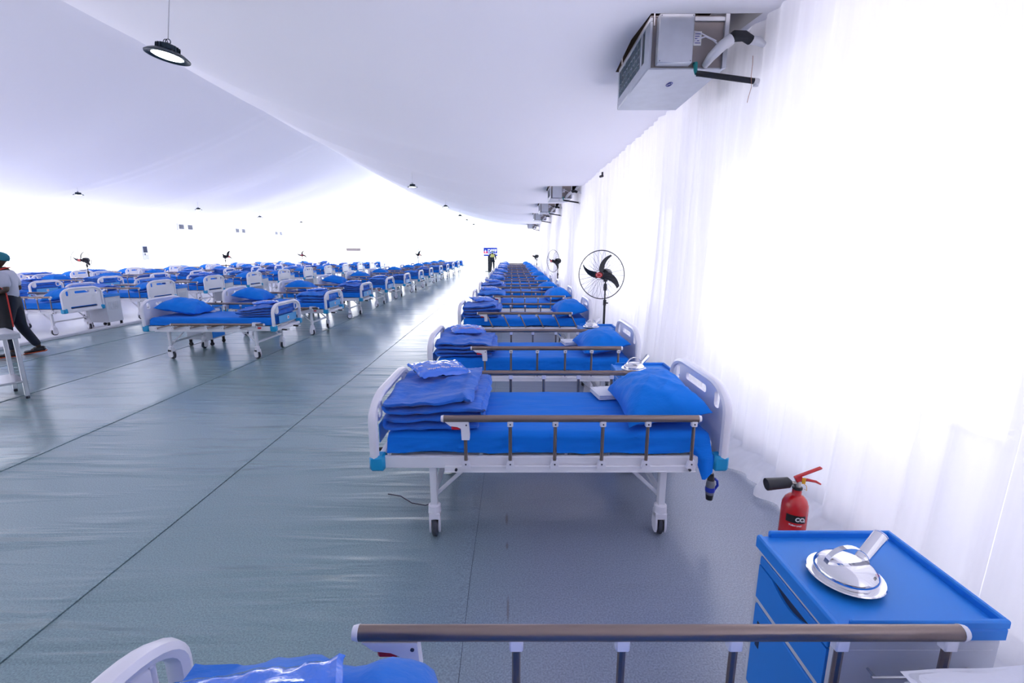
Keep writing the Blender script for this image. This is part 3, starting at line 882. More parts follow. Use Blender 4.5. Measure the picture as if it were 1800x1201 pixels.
def make_bedpan():
    r = empty('bedpan')
    m = MB(); m.lathe([(0, .001), (.085, .001), (.105, .018), (.112, .022), (.128, .022), (.131, .025), (.128, .029), (.112, .029), (.10, .027)], 40)
    m.build('pan', 'chrome', r)
    m = MB(); m.lathe([(.106, .028), (.108, .045), (.104, .055), (.085, .074), (.055, .086), (.02, .091), (0, .092)], 40)
    l = m.build('lid', 'chrome', r)
    m = MB(); pts = [(.085 * -cos(pi * i / 16), 0, .058 + .085 * sin(pi * i / 16)) for i in range(17)]
    for i in range(16):
        a, b = pts[i], pts[i + 1]
        w = .011
        o = [(a[0], -w, a[2]), (a[0], w, a[2]), (b[0], w, b[2]), (b[0], -w, b[2])]
        k = .976
        q = [(p[0] * k, p[1], .058 + (p[2] - .058) * k) for p in o]
        m.add(o + q, [(0, 1, 2, 3), (7, 6, 5, 4), (0, 3, 7, 4), (1, 5, 6, 2)])
    m.build('strap_handle', 'chrome', l, angle=30)
    m = MB()
    d = Vector((.80, .40, .52)).normalized(); p0 = Vector((.075, .035, .045))
    m.tube([p0, p0 + d * .16], .026, 20, cap=False); m.tube([p0 + d * .16, p0 + d * .163], [.028, .028], 20, cap=False)
    m.tube([p0 + d * .159, p0 + d * .05], .0245, 20, cap=True)
    m.build('tube_handle', 'chrome', r)
    return r

# prototypes -> plans
bed_uu = plan(make_bed('up', 'up')); bed_lu = plan(make_bed('lean', 'up')); bed_ud = plan(make_bed('up', 'down'))
bed_far = join_tree(bed_uu, 'hospital_bed'); bed_far_d = join_tree(bed_ud, 'hospital_bed')
cab = plan(make_cabinet()); cab_far = join_tree(cab, 'bedside_cabinet')
pan = plan(make_bedpan()); pan_far = join_tree(pan, 'bedpan')
mat_m = [mattress_mesh(1, True), mattress_mesh(4), mattress_mesh(9)]
pil_m = [pillow_mesh(2, .25, .36, .105), pillow_mesh(8, .245, .34, .09), pillow_mesh(5, .25, .35, .11), pillow_mesh(13, .33, .28, .105)]
qui_m = [quilt_mesh(3, lx=.60, layers=4, t=.046, slump=-.02), quilt_mesh(11, lx=.55, wy=.74, layers=3, t=.06, mt='quilt2', roll=.6),
         quilt_mesh(21, lx=.60, wy=.80, layers=4, t=.040, slump=.04), quilt_mesh(31, lx=.50, wy=.70, layers=5, t=.038, mt='quilt2', roll=.4)]
pak_m = [packet_mesh(1), packet_mesh(6)]
tow_m = towel_mesh()
MT = .674   # mattress top

rows = []
# name, bed centre x, rotation, centres, phrase, group word
Acent = [.494, 2.97, 4.87, 7.57, 9.88, 12.2, 14.65, 17.1, 19.5, 21.9, 24.3, 26.7, 29.1, 31.5]
Bcent = [v + .48 for v in (7.16, 9.23, 11.5, 13.9, 16.3, 18.8, 21.3, 24.1, 26.8, 29.6, 32.6, 35.6)]
Ccent = [v + .48 for v in (9.2, 11.45, 13.6, 15.8, 17.9, 20.1, 22.4, 24.8, 27.2, 29.6, 32.0)]
Dcent = [v + .48 for v in (12.3, 14.4, 16.5, 18.6, 20.8, 23.0, 25.3, 27.7, 30.1, 32.5)]
Ecent = [v + .48 for v in (14.5, 17.0, 19.5, 22.0, 24.6, 27.4, 30.2, 33.0)]
rows.append(('A', .22, 0, Acent, 'sheer curtain row'))
rows.append(('B', -4.845, pi, Bcent, 'aisle-side row'))
rows.append(('C', -10.165, 0, Ccent, 'floor trunking row'))
rows.append(('D', -14.07, pi, Dcent, 'row behind the trunking row'))
rows.append(('E', -17.4, 0, Ecent, 'far side wall row'))
words_first = ordn
first_used = set()
NEAR = 17.5
for (rn, bx, rz, cents, phrase) in rows:
    R = Matrix.Rotation(rz, 4, 'Z')
    for i, cy in enumerate(cents):
        where = '%s from the camera in the %s' % (ordn[i], phrase)
        jx = random.uniform(-.025, .025) if not (rn == 'A' and i < 3) else 0
        base = Vector((bx + jx, cy, 0))
        def at(x, y, z): return base + (R @ Vector((x, y, z)))
        near = cy < NEAR
        down = (rn == 'B' and i in (0, 1, 3)) or (rn == 'C' and i == 7)
        grp = 'hospital beds in the ' + phrase
        if near:
            pl = bed_lu if (rn == 'A' and i == 3) else (bed_ud if down and rn == 'B' else bed_uu)
            b = dup(pl, base, rz)
        else:
            b = link('hospital_bed', bed_far_d if down and rn == 'B' else bed_far, None, base, (0, 0, rz))
        if rn == 'A' and i == 0: b.scale = (1.04, 1, 1); b.location.x += .03
        if rn == 'A' and i == 0: lab = 'white hospital bed cut off by the bottom edge of the picture'
        elif rn == 'A' and i == 3: lab = 'white hospital bed with slanting half-folded side rail, fourth in the sheer curtain row'
        elif down and near: lab = 'white hospital bed with folded-down side rail, ' + where.replace('from the camera in', 'in')
        else: lab = 'white hospital bed with raised rails, ' + where.replace('from the camera in', 'in')
        tag(b, lab, 'bed', grp)
        mi = 0 if (rn == 'A' and i == 1) else 1 + i % 2
        m = link('mattress', mat_m[mi], None, base, (0, 0, rz))
        onbed = 'on the %s bed, %s' % (ordn[i], phrase)
        tag(m, 'blue-sheeted mattress ' + onbed, 'mattress', 'blue mattresses in the ' + phrase)
        # pillow
        k = (i * 2 + len(rn) + ord(rn)) % 3
        if rn == 'A' and i == 1: k = 0
        if rn == 'B': k = 3
        p = link('pillow', pil_m[k], None, at(.736 if rn != 'B' else .665, random.uniform(-.03, .03) - (.06 if rz == 0 else 0), MT + (.05 if rn != 'B' else .058)),
                 (0, -radians(11 if rn != 'B' else 9), rz + random.uniform(-.03, .12)))
        if rn == 'A' and i == 0: p.location.y -= .10
        tag(p, 'bright blue pillow ' + onbed, 'pillow', 'blue pillows in the ' + phrase)
        # quilt
        kq = {('A', 0): 1, ('A', 1): 0, ('A', 2): 2, ('A', 3): 0, ('A', 4): 1}.get((rn, i), (i * 3 + ord(rn)) % 4)
        qx = -.70 + .29 - .31
        q = link('folded_quilt', qui_m[kq], None, at(-.675, random.uniform(-.02, .02), MT + .003), (0, 0, rz + random.uniform(-.05, .05)))
        tag(q, 'folded blue quilt ' + onbed, 'quilt', 'folded quilts in the ' + phrase)
        qh = {0: .215, 1: .20, 2: .165, 3: .205}[kq]
        # packet on top
        if (rn in 'A') or (i % 3 == 0 and rn != 'E') or (rn == 'B' and i < 3):
            pr = rz + (0.5 if rn == 'A' else .1) + random.uniform(-.3, .3)
            if rn == 'A' and i == 1: pr = .55
            pk = link('wrapped_packet', pak_m[i % 2], None, at(-.74 if rn == 'A' and i == 1 else -.72, .14 if rn == 'A' else .05, MT + qh + .016), (radians(5), radians(3), pr))
            tag(pk, 'glossy blue wrapped packet on the quilt of the %s bed, %s' % (ordn[i], phrase), 'packet', 'wrapped packets in the ' + phrase)
            if rn == 'A' and i < 3:
                tx_ = text_mesh('printed_text', 'www.bua.com', .042, 'ink_w' if i != 2 else 'ink_r', pk, (0, 0, 0), (0, 0, 0), .0)
                bvh = BVHTree.FromPolygons([v.co for v in pk.data.vertices], [p.vertices for p in pk.data.polygons])
                for v in tx_.data.vertices:
                    hit = bvh.ray_cast(Vector((v.co.x + .01, v.co.y - .075, .3)), Vector((0, 0, -1)))[0]
                    if hit: v.co = hit + Vector((0, -.0005, .0022))
        # towel
        if (rn == 'A' and i in (0, 1, 2, 5, 9)) or (rn == 'B' and i in (0, 1)):
            ty = .30 if rz == 0 else -.30
            tx = {('A', 0): .84, ('A', 1): .55, ('A', 2): .52}.get((rn, i), .5)
            first = rn == 'A' and i == 0
            tw = link('folded_towel', tow_m, None, at(tx + (.04 if first else 0), ty + (.02 if first else .0), MT + .004), (0, 0, rz + (.05 if first else .15)), (1, 1, 2.1) if first else None)
            tag(tw, 'folded white towel ' + onbed, 'towel', 'folded white towels')
        # cabinet and bedpan
        off = {('A', 0): .775, ('A', 2): 1.03}.get((rn, i), .785 if rn != 'C' else .74)
        cyy = cy + off
        cpos = Vector((bx + (.905 if rz == 0 else -.905), cyy, 0))
        if rn == 'C': cpos.x = -9.38
        c = dup(cab, cpos, rz) if near else link('bedside_cabinet', cab_far, None, cpos, (0, 0, rz))
        if rn == 'A' and i == 0: lab = 'large blue-topped bedside cabinet in the bottom right corner'
        else: lab = 'blue-topped bedside cabinet beyond the %s bed, %s' % (ordn[i], phrase)
        tag(c, lab, 'cabinet', 'bedside cabinets in the ' + phrase)
        if not (rn == 'E'):
            bp = Vector((cpos.x - (.085 if rz == 0 else -.02), cyy + (.005 if i else -.02), .7365))
            pr = .25 + random.uniform(-.3, .3) if i else .0
            if rn != 'A': pr += 1.0
            pn = dup(pan, bp, pr, None, (.8, .8, .8)) if near else link('bedpan', pan_far, None, bp, (0, 0, pr), (.8, .8, .8))
            tag(pn, 'polished steel bedpan on the cabinet past the %s bed, %s' % (ordn[i], phrase), 'bedpan', 'bedpans on cabinets in the ' + phrase)
            if rn == 'A' and i == 0:
                text_mesh('printed_text', 'LIV', .014, 'ink_k', pn, (.052, -.078, .067), (radians(48), 0, .60), .0003)
                text_mesh('printed_text', 'X', .018, 'ink_r', pn, (.073, -.062, .067), (radians(48), 0, .75), .0003)
for pl in (bed_uu, bed_lu, bed_ud, cab, pan): remove_tree(pl)

# ------------------------------------------------------------------ dangling plug connector at the second bed's head
r = empty('power_connector', (1.235, 2.60, .30))
m = MB(); m.tube([(0, 0, .165), (-.003, 0, .12), (0, 0, .08)], .006, 6); m.build('cable', 'abs', r)
m = MB(); m.tube([(0, 0, .09), (0, 0, .04)], [.014, .022], 12); m.build('cable_gland', 'black', r)
m = MB(); m.lathe([(.022, .045), (.026, .02), (.026, -.04), (.023, -.05)], 14); m.build('connector_body', 'plugrey', r)
m = MB(); m.lathe([(.0275, .0), (.029, -.005), (.029, -.025), (.0275, -.03)], 14); m.tube([(.026, 0, -.02), (.045, 0, .01), (.040, 0, .04), (.022, 0, .055)], .008, 8)
m.build('coloured_ring', 'plugblue', r)
m = MB(); m.lathe([(.0, -.085), (.020, -.085), (.024, -.05)], 14); m.build('end_cap', 'black', r)
tag(r, 'grey and blue plug connector dangling below the head of the second bed', 'connector')

m = MB(); m.tube([(-.90, 3.02, .008), (-.80, 2.99, .008), (-.70, 2.90, .008), (-.60, 2.87, .008), (-.53, 2.92, .008)], .004, 6)
tag(m.build('floor_cable', 'wire'), 'thin grey cable curling on the floor at the foot of the second bed', 'cable')

# ------------------------------------------------------------------ fire extinguisher
r = empty('fire_extinguisher', (1.485, 2.17, 0), radians(-8)); r.scale = (.84, .84, .84)
m = MB(); Rb = .075
m.lathe([(.06, .0), (.073, .01), (Rb, .03), (Rb, .50), (.072, .535), (.060, .565), (.042, .585), (.028, .592), (.026, .60), (.026, .632), (.0, .634)], 36)
m.build('cylinder', 'fire', r)
m = MB(); m.lathe([(.028, .628), (.029, .632), (.029, .642), (.024, .644), (0, .644)], 20); m.build('neck_ring', 'black', r)
m = MB(); m.lathe([(.018, .642), (.019, .66), (.014, .675), (.014, .69), (0, .691)], 16); m.tube([(0, 0, .665), (-.05, 0, .668)], .011, 10)
m.build('valve', 'brass', r)
m = MB(); m.tube([(-.042, 0, .668), (-.058, -.003, .668), (-.19, -.02, .655)], [.018, .033, .038], 20, cap=False)
m.tube([(-.188, -.02, .655), (-.07, -.003, .667)], [.034, .028], 20)
m.build('discharge_horn', 'black', r)
m = MB()
T = Matrix.Translation((-.012, 0, .70)) @ Matrix.Rotation(radians(-28), 4, 'Y')
m.box(0, .155, -.013, .013, 0, .014, .005, M4=T); m.box(-.012, .03, -.014, .014, -.025, .012, .004, M4=T)
m.build('squeeze_lever', 'fire', r)
m = MB(); m.tube([(.01, 0, .685), (.05, 0, .692), (.10, 0, .684), (.13, 0, .668)], [.010, .010, .008, .005], 8, flat=.9); m.build('carry_handle', 'fire', r)
m = MB(); m.box(.012, .034, -.020, -.014, .672, .712, .004); m.tube([(.02, -.02, .68), (.04, -.022, .66), (.045, -.02, .63), (.03, -.02, .64)], .002, 5); m.build('safety_tag', 'yel', r)
m = MB()
def lab(u, v):
    a = -pi / 2 - 1.0 + 1.5 * u
    return ((Rb + .0008) * cos(a), (Rb + .0008) * sin(a), .435 + .05 * v)
m.grid(lab, 20, 1); lb = m.build('black_label', 'ink_k', r)
cth = text_mesh('label_text', 'CO', .036, 'ink_w', lb, (.024, -Rb + .0005 , .460), (radians(90), 0, .02), .0006, None, bold=.0012)
cth.location = ((Rb + .0015) * sin(.02), -(Rb + .0015) * cos(.02), .460)
c2 = text_mesh('label_text', '2', .018, 'ink_w', lb, (0, 0, 0), (radians(90), 0, .40), .0006, None, bold=.0006)
c2.location = ((Rb + .0015) * sin(.40), -(Rb + .0015) * cos(.40), .450)
tt = text_mesh('label_text', 'TURN UNIT', .014, 'ink_w', lb, (0, 0, 0), (radians(90), 0, -.25), .0004, Rb, bold=.0004)
tt.location = ((Rb + .001) * sin(-.25), -(Rb + .001) * cos(-.25), .418)
tag(r, 'red carbon dioxide fire extinguisher with black horn standing by the curtain hem', 'fire extinguisher')

# ------------------------------------------------------------------ air units hung under the eaves
def make_ac():
    r = empty('air_unit')      # origin: near, aisle-side, bottom corner; x to the wall, y away
    W, D, H = .60, 1.08, .37
    m = MB(); m.box(0, W, 0, D, 0, .012, .002); m.build('bottom_panel', 'galv', r)
    m = MB(); m.box(0.012, W, 0.004, .02, .012, H, .0); m.box(W - .012, W, .02, D, .012, H)
    m.box(0, W, D - .012, D, .012, H); m.box(0, W, 0, D, H, H + .01); m.build('casing', 'galvdark', r)
    m = MB()
    m.box(0, .02, 0, D, .012, .10, .003); m.box(0, .02, 0, D, H - .03, H, .003)
    for y in (0, .22, D - .04): m.box(0, .02, y, y + .04 + (.0 if y else .10), .09, H - .03, .002)
    m.build('outlet_frame', 'galv', r)
    m = MB()
    for k in range(9): m.box(.004, .03, .30 + .084 * k, .304 + .084 * k, .10, H - .03)
    for z in (.16, .22, .28): m.box(.010, .022, .26, D - .04, z, z + .006)
    m.box(.05, .055, .2, D - .04, .09, H - .03, 0, 1)
    m.build('louvres', ['galv', 'teal'], r)
    m = MB(); m.box(.05, .32, -.075, .004, .02, H - .005, .006)
    for x in (.065, .305):
        for z in (.035, H - .02): m.lathe([(.004, 0), (.004, .003)], 6, 1, Matrix.Translation((x, -.075, z)) @ Matrix.Rotation(pi / 2, 4, 'X'))
    m.build('cover_box', ['galv', 'wire'], r)
    m = MB(); m.box(.575, .61, -.02, .01, .0, H + .02, .003); m.box(.33, .58, -.012, .006, H - .03, H, .002); m.build('angle_bracket', 'galv', r)
    m = MB()
    for (x, y) in ((.03, .0), (.585, -.01), (.03, D), (.585, D)): m.tube([(x, y, H - .06), (x, y, H + .25)], .005, 6)
    m.build('hanger_rod', 'steel', r)
    m = MB(); m.box(.345, .405, -.004, .004, .17, .27, .001)
    lb = m.build('rating_label', 'ink_w', r)
    m = MB()
    for k in range(5): m.box(.352, .398 - .01 * (k % 2), -.0052, -.004, .185 + .016 * k, .190 + .016 * k)
    m.build('label_lines', 'ink_b', lb)
    m = MB(); m.tube([(.32, -.01, .16), (.36, -.04, .20), (.42, -.05, .215), (.48, -.05, .19), (.53, -.05, .15)], .006, 6)
    m.tube([(.32, -.01, .27), (.38, -.03, .25), (.44, -.05, .21), (.50, -.06, .18)], .005, 6); m.build('wire', 'abs', r)
    m = MB(); m.tube([(.44, -.015, .02), (.46, -.08, .06), (.52, -.13, .12), (.58, -.14, .165)], [.025, .035, .04, .038], 10)
    m.build('silver_duct', 'tape', r)
    m = MB(); m.tube([(.55, -.13, .14), (.60, -.14, .18), (.68, -.13, .185), (.74, -.11, .165)], [.036, .040, .036, .034], 10); m.build('insulated_pipe', 'foam', r)
    m = MB(); m.tube([(.735, -.11, .165), (.80, -.10, .165), (.86, -.08, .145)], [.030, .032, .022], 10); m.build('silver_duct', 'tape', r)
    m = MB(); m.tube([(.36, -.01, .035), (.36, -.04, .03), (.36, -.045, -.02), (.365, -.06, -.05)], .015, 10); m.build('drain_elbow', 'teal', r)
    m = MB(); m.tube([(.365, -.06, -.05), (.39, -.07, -.055), (.80, -.12, -.125)], .021, 12); m.build('drain_pipe', 'foam', r)
    m = MB(); m.tube([(.79, -.12, -.124), (.815, -.12, -.127), (.82, -.10, -.13)], .024, 12); m.tube([(.81, -.115, -.13), (.81, -.115, -.16)], .02, 10)
    m.build('pipe_end', 'tape', r)
    m = MB()
    m.tube([(.28 + .022 * cos(a), .33 + .05 * sin(a), -.001) for a in [2 * pi * k / 20 for k in range(20)]], .0035, 4, closed=True)
    m.tube([(.28 + .010 * cos(a), .33 + .03 * sin(a), -.001) for a in [2 * pi * k / 14 for k in range(14)]], .0035, 4, closed=True)
    m.build('maker_mark', 'ink_b', r)
    return r
acp = make_ac(); acpl = plan(acp)
acp.location = (1.08, 3.97, 3.15)
tag(acp, 'large galvanised air unit under the roof edge nearest the camera', 'air unit', 'air units along the right eave')
for k, (y, lab_) in enumerate(((13.55, 'second air unit along the right eave, small above the curtain'), (18.5, 'third air unit along the right eave'),
                              (23.3, 'fourth air unit along the right eave'), (32.7, 'farthest air unit along the right eave'))):
    a = dup(acpl, (1.10, y, 3.17)); tag(a, 'galvanised ' + lab_, 'air unit', 'air units along the right eave')
m = MB(); m.tube([(0, 0, 0), (.004, 0, -.06), (-.004, -.01, -.14), (.012, 0, -.22), (.0, .01, -.29), (-.01, 0, -.33)], .0022, 5)
o = m.build('loose_wire', 'copper', loc=(1.84, 3.84, 3.20)); tag(o, 'thin brown wire hanging down the curtain below the nearest air unit', 'wire')
m = MB(); m.box(-.0, .10, -.06, .06, 0, .10, .01); m.box(-.01, .0, -.035, .035, .02, .08, .004, 1)
# air units on the left eave, their pale outlet sides with two dark openings facing the tent
def make_ac_left():
    r = empty('air_unit')
    m = MB(); m.box(-.5, 0, -.75, .75, 0, .42, .01); m.build('casing', 'abs', r)
    m = MB(); m.box(0, .012, -.70, .70, .03, .39, .004); m.build('outlet_frame', 'galv', r)
    for s in (-1, 1):
        m = MB(); m.box(.012, .016, s * .38 - .20, s * .38 + .20, .08, .34, .002); v = m.build('vent', 'slot', r)
        m = MB()
        for k in range(4): m.box(.016, .026, s * .38 - .20, s * .38 + .20, .10 + .065 * k, .108 + .065 * k)
        m.build('louvre', 'galv', v)
    m = MB(); m.tube([(.0, -.7, .0), (.05, -.8, -.1), (.03, -.5, -.14), (.02, -.2, -.13)], .012, 6); m.build('pipe', 'tape', r)
    return r
al = make_ac_left(); alp = plan(al)
for k, (px, py) in enumerate(((327, 393), (423, 400), (490, 404))):
    dep = 19.75 * 800 / (900 - px); Yv = (dep - (-1.2) * .1985) / .98
    loc = (-19.75, Yv, 2.86)
    if k == 0: al.location = loc; a = al
    else: a = dup(alp, loc)
    tag(a, 'pale air unit with two dark vents high on the left wall, %s from the left' % ordn[k], 'air unit', 'air units on the left wall')

# ------------------------------------------------------------------ hanging lamps
def make_lamp():
    r = empty('pendant_lamp')      # origin at the rim centre
    m = MB(); m.lathe([(.155, .0), (.170, -.004), (.172, .004), (.150, .022), (.125, .036), (.09, .045), (.085, .05), (.085, .085), (.075, .095), (.03, .10), (0, .10)], 36, cap=False)
    m.lathe([(.155, .0), (.145, .006), (.135, .008), (.118, .006)], 36, cap=False); m.build('housing', 'lamp_body', r)
    m = MB()
    for k in range(20):
        a = 2 * pi * k / 20; m.box(.070, .092, -.002, .002, .048, .09, M4=Matrix.Rotation(a, 4, 'Z'))
    m.build('cooling_fins', 'lamp_body', r)
    m = MB(); m.lathe([(0, .001), (.11, .003), (.120, .008), (0, .009)], 32); m.build('diffuser', 'lamp_glow', r)
    m = MB(); m.tube([(.022 * cos(a), 0, .125 + .022 * sin(a)) for a in [2 * pi * k / 14 for k in range(14)]], .004, 6, closed=True)
    m.tube([(-.03 + .02 * cos(a), .01, .12 + .026 * sin(a)) for a in [2 * pi * k / 14 for k in range(14)]], .003, 6, closed=True)
    m.lathe([(.016, .095), (.014, .115), (0, .118)], 10)
    m.build('hook', 'lamp_body', r)
    m = MB()
    m.tube([(0, 0, .14), (0, 0, 1.0)], .0045, 6); m.build('chain', 'tape', r)
    return r
lp = make_lamp(); lpl = plan(lp)
lamps = [(-3.05, 4.45, 3.42, 'right'), (-3.38, 16.2, 3.82, 'right'), (-3.3, 23.5, 3.8, 'right'), (-3.3, 29.9, 3.8, 'right'), (-3.3, 34.4, 3.8, 'right'), (-3.2, 39.3, 3.75, 'right'),
         (-16.7, 18.3, 3.80, 'left'), (-16.6, 25.0, 3.80, 'left'), (-16.6, 31.0, 3.8, 'left'), (-16.6, 37.0, 3.8, 'left')]
ln = {'right': 0, 'left': 0}
for k, (x, y, z, side) in enumerate(lamps):
    l = lp if k == 0 else dup(lpl, (x, y, z))
    l.location = (x, y, z)
    cz = ceil_z(x, y)
    for o in list(bpy.data.objects):
        if o.parent == l and o.name.startswith('chain'):
            L = max(.08, cz - z - .14 + .02)
            o.location = (0, 0, .14 - .14 * (L / .86)); o.scale = (1, 1, L / .86)
    if k == 0: lab_ = 'large lit pendant lamp hanging at the top left, nearest the camera'; l.rotation_euler = (radians(-2), radians(9), 0)
    else: lab_ = 'small dark pendant lamp, %s of the %s-hand line counted from the camera' % (ordn[ln[side]], side)
    ln[side] += 1
    tag(l, lab_, 'lamp', None if k == 0 else 'pendant lamps down the tent')

# ------------------------------------------------------------------ pedestal fans
def make_fan():
    r = empty('pedestal_fan')      # fan head faces -y
    m = MB(); m.lathe([(0, 0), (.21, 0), (.21, .012), (.20, .025), (.05, .035), (.03, .05), (0, .05)], 28); m.build('base', 'black', r)
    m = MB(); m.tube([(0, 0, .03), (0, 0, .92)], .019, 12); m.tube([(0, 0, .90), (0, 0, 1.28)], .012, 10)
    m.tube([(0, 0, .86), (0, 0, .95)], .026, 12); m.build('pole', 'black', r)
    m = MB(); m.tube([(.02, 0, .90), (.055, 0, .90)], .012, 8); m.build('knob', 'black', r)
    m = MB(); m.lathe([(.028, 1.10), (.030, 1.12), (.030, 1.19), (.024, 1.21)], 12); m.build('adjuster', 'black', r)
    HZ = 1.36; FY = -.20
    R = Matrix.Translation((0, 0, HZ)) @ Matrix.Rotation(pi / 2, 4, 'X')
    m = MB(); m.lathe([(0, -.10), (.06, -.10), (.085, -.07), (.09, .02), (.08, .08), (.03, .12), (0, .12)], 20, 0, R); m.box(-.03, .03, -.03, .03, 1.24, 1.30, .01)
    m.build('motor', 'black', r)
    RC = .375
    ring = lambda rad, y, n=48: [(rad * cos(2 * pi * k / n), y, HZ + rad * sin(2 * pi * k / n)) for k in range(n)]
    m = MB(); m.tube(ring(RC, FY), .0075, 8, closed=True); m.tube(ring(.07, FY - .075, 20), .003, 5, closed=True); m.tube(ring(.08, FY + .10, 20), .003, 5, closed=True)
    cg = m.build('cage', 'black', r)
    m = MB(); n = 26
    for k in range(n):
        a = 2 * pi * k / n; c, s_ = cos(a), sin(a)
        m.tube([(.06 * c, FY - .075, HZ + .06 * s_), (.22 * c, FY - .07, HZ + .22 * s_), (.34 * c, FY - .035, HZ + .34 * s_), (RC * c, FY, HZ + RC * s_)], .0018, 4)
        m.tube([(.08 * c, FY + .10, HZ + .08 * s_), (.30 * c, FY + .08, HZ + .30 * s_), (RC * c, FY, HZ + RC * s_)], .0018, 4)
    m.build('guard_wires', 'wire', cg)
    m = MB(); m.lathe([(0, -.03), (.045, -.03), (.05, .03), (0, .04)], 18, 0, Matrix.Translation((0, FY, HZ)) @ Matrix.Rotation(pi / 2, 4, 'X')); hub = m.build('hub', 'black', r)
    m = MB()
    def blade(u, v):
        rr = .03 + .31 * u
        w = .050 * (1 - .75 * u ** 2) + .008
        ctr = -.52 * u ** 1.5
        a = ctr + (v - .5) * 2 * w / max(rr, .09)
        return (rr * cos(a), FY + (v - .5) * .07 * (1 - .4 * u), rr * sin(a))
    m.grid(blade, 12, 5); m.grid(lambda u, v: tuple(Vector(blade(u, v)) + Vector((0, .004, 0))), 12, 5)
    bm_ = m.mesh('blade', ['black'])
    for k, (ba, bs) in enumerate(((-185, 1), (3, 1), (-92, 1))): link('blade', bm_, r, (0, 0, HZ), (0, radians(ba), 0))
    m = MB(); R2 = Matrix.Translation((0, FY - .078, HZ)) @ Matrix.Diagonal((1.35, 1, 1, 1)) @ Matrix.Rotation(pi / 2, 4, 'X')
    m.lathe([(0, 0), (.042, 0), (.042, .006), (0, .008)], 24, 0, R2)
    bd = m.build('badge', 'ink_r', r)
    m = MB(); m.tube([(.040 * cos(a), FY - .086, HZ + .024 * sin(a)) for a in [2 * pi * k / 20 for k in range(20)]], .002, 4, closed=True)
    m.build('badge_ring', 'ink_w', bd)
    return r
fn_ = make_fan(); fpl = plan(fn_)
fans = [(1.50, 7.35, radians(-33), 'black pedestal fan with red badge, facing the camera beside the right curtain'),
        (1.58, 15.9, radians(-62), 'pedestal fan seen edge-on, second along the right curtain'),
        (1.45, 27.0, radians(-70), 'tiny distant pedestal fan, third along the right curtain'),
        (-15.85, 17.2, radians(0), 'faint pedestal fan near the left wall behind the person in an apron'),
        (-15.5, 25.0, radians(75), 'faint pedestal fan turned edge-on among the left rows'),
        (-14.4, 31.8, radians(20), 'faintest pedestal fan far among the left rows'),
        (-6.9, 33.9, radians(40), 'pale distant pedestal fan behind the aisle row of beds')]
for k, (x, y, rz, lab_) in enumerate(fans):
    f = fn_ if k == 0 else dup(fpl, (x, y, 0), rz)
    f.location = (x, y, 0); f.rotation_euler = (0, 0, rz)
    tag(f, lab_, 'fan', 'pedestal fans')

# ------------------------------------------------------------------ steel table, left edge
TA = radians(58)
r = empty('steel_table', (-5.75 - (.80 * cos(TA) + .30 * sin(TA)), 5.23 - (.80 * sin(TA) - .30 * cos(TA)), 0), TA)
m = MB(); m.box(-.80, .80, -.30, .30, .765, .80, .006); m.box(-.80, .80, -.30, -.285, .73, .77, .003); m.box(.785, .80, -.30, .30, .73, .77, .003); m.build('table_top', 'steel', r)
for x in (-.75, .76):
    for y in (-.26, .26):
        m = MB(); m.box(x - .02, x + .02, y - .02, y + .02, .03, .77, .004); l = m.build('leg', 'steel', r)
        m = MB(); m.lathe([(.018, 0), (.02, .01), (.015, .035)], 10, cx=x, cy=y); m.build('rubber_foot', 'rubber', l)
m = MB(); m.box(-.77, .78, -.28, .28, .20, .225, .004); m.build('lower_shelf', 'steel', r)
tag(r, 'stainless steel table with a lower shelf cut off by the left edge', 'table')

# ------------------------------------------------------------------ small wall things
r = empty('wall_box', (LX + .16, 25.3, 1.18))
m = MB(); m.box(0, .16, -.21, .21, 0, .80, .01); m.build('casing', 'galv', r)
m = MB(); m.box(.16, .167, -.15, .13, .40, .72, .004); m.build('dark_window', 'slot', r)
m = MB(); m.box(.167, .20, -.06, .06, .26, .36, .01); m.build('control_knob', 'abs', r)
tag(r, 'grey electrical box with a dark window on the left wall', 'electrical box')
r = empty('projection_screen', (-13.9, Y1 - .25, 0))
m = MB(); m.box(-.62, .62, -.08, .06, 1.62, 1.86, .02); m.build('dark_housing', 'galvdark', r)
m = MB(); m.box(-.60, .60, -.004, .004, .98, 1.62); m.build('white_sheet', 'vestwhite', r)
m = MB(); m.box(-.61, .61, -.015, .015, .94, .985, .005); m.build('weight_bar', 'tape', r)
for s in (-1, 1):
    m = MB(); m.box(s * .5 - .02, s * .5 + .02, .02, .05, 0, 1.65); m.box(s * .5 - .03, s * .5 + .03, -.2, .2, 0, .02); m.build('stand_leg', 'abs', r)
tag(r, 'pull-down white screen with a dark housing far down the left side', 'screen')
r = empty('security_camera', (1.84, 9.8, 3.22)); r.scale = (.5, .5, .5)
m = MB(); m.box(-.02, .05, -.02, .02, -.02, .16, .004); m.build('bracket', 'black', r)
m = MB(); m.tube([(-.09, -.05, -.03), (.04, .02, .01)], [.045, .05], 12); m.build('camera_body', 'black', r)
tag(r, 'small black camera high on the right curtain beyond the nearest air unit', 'camera')

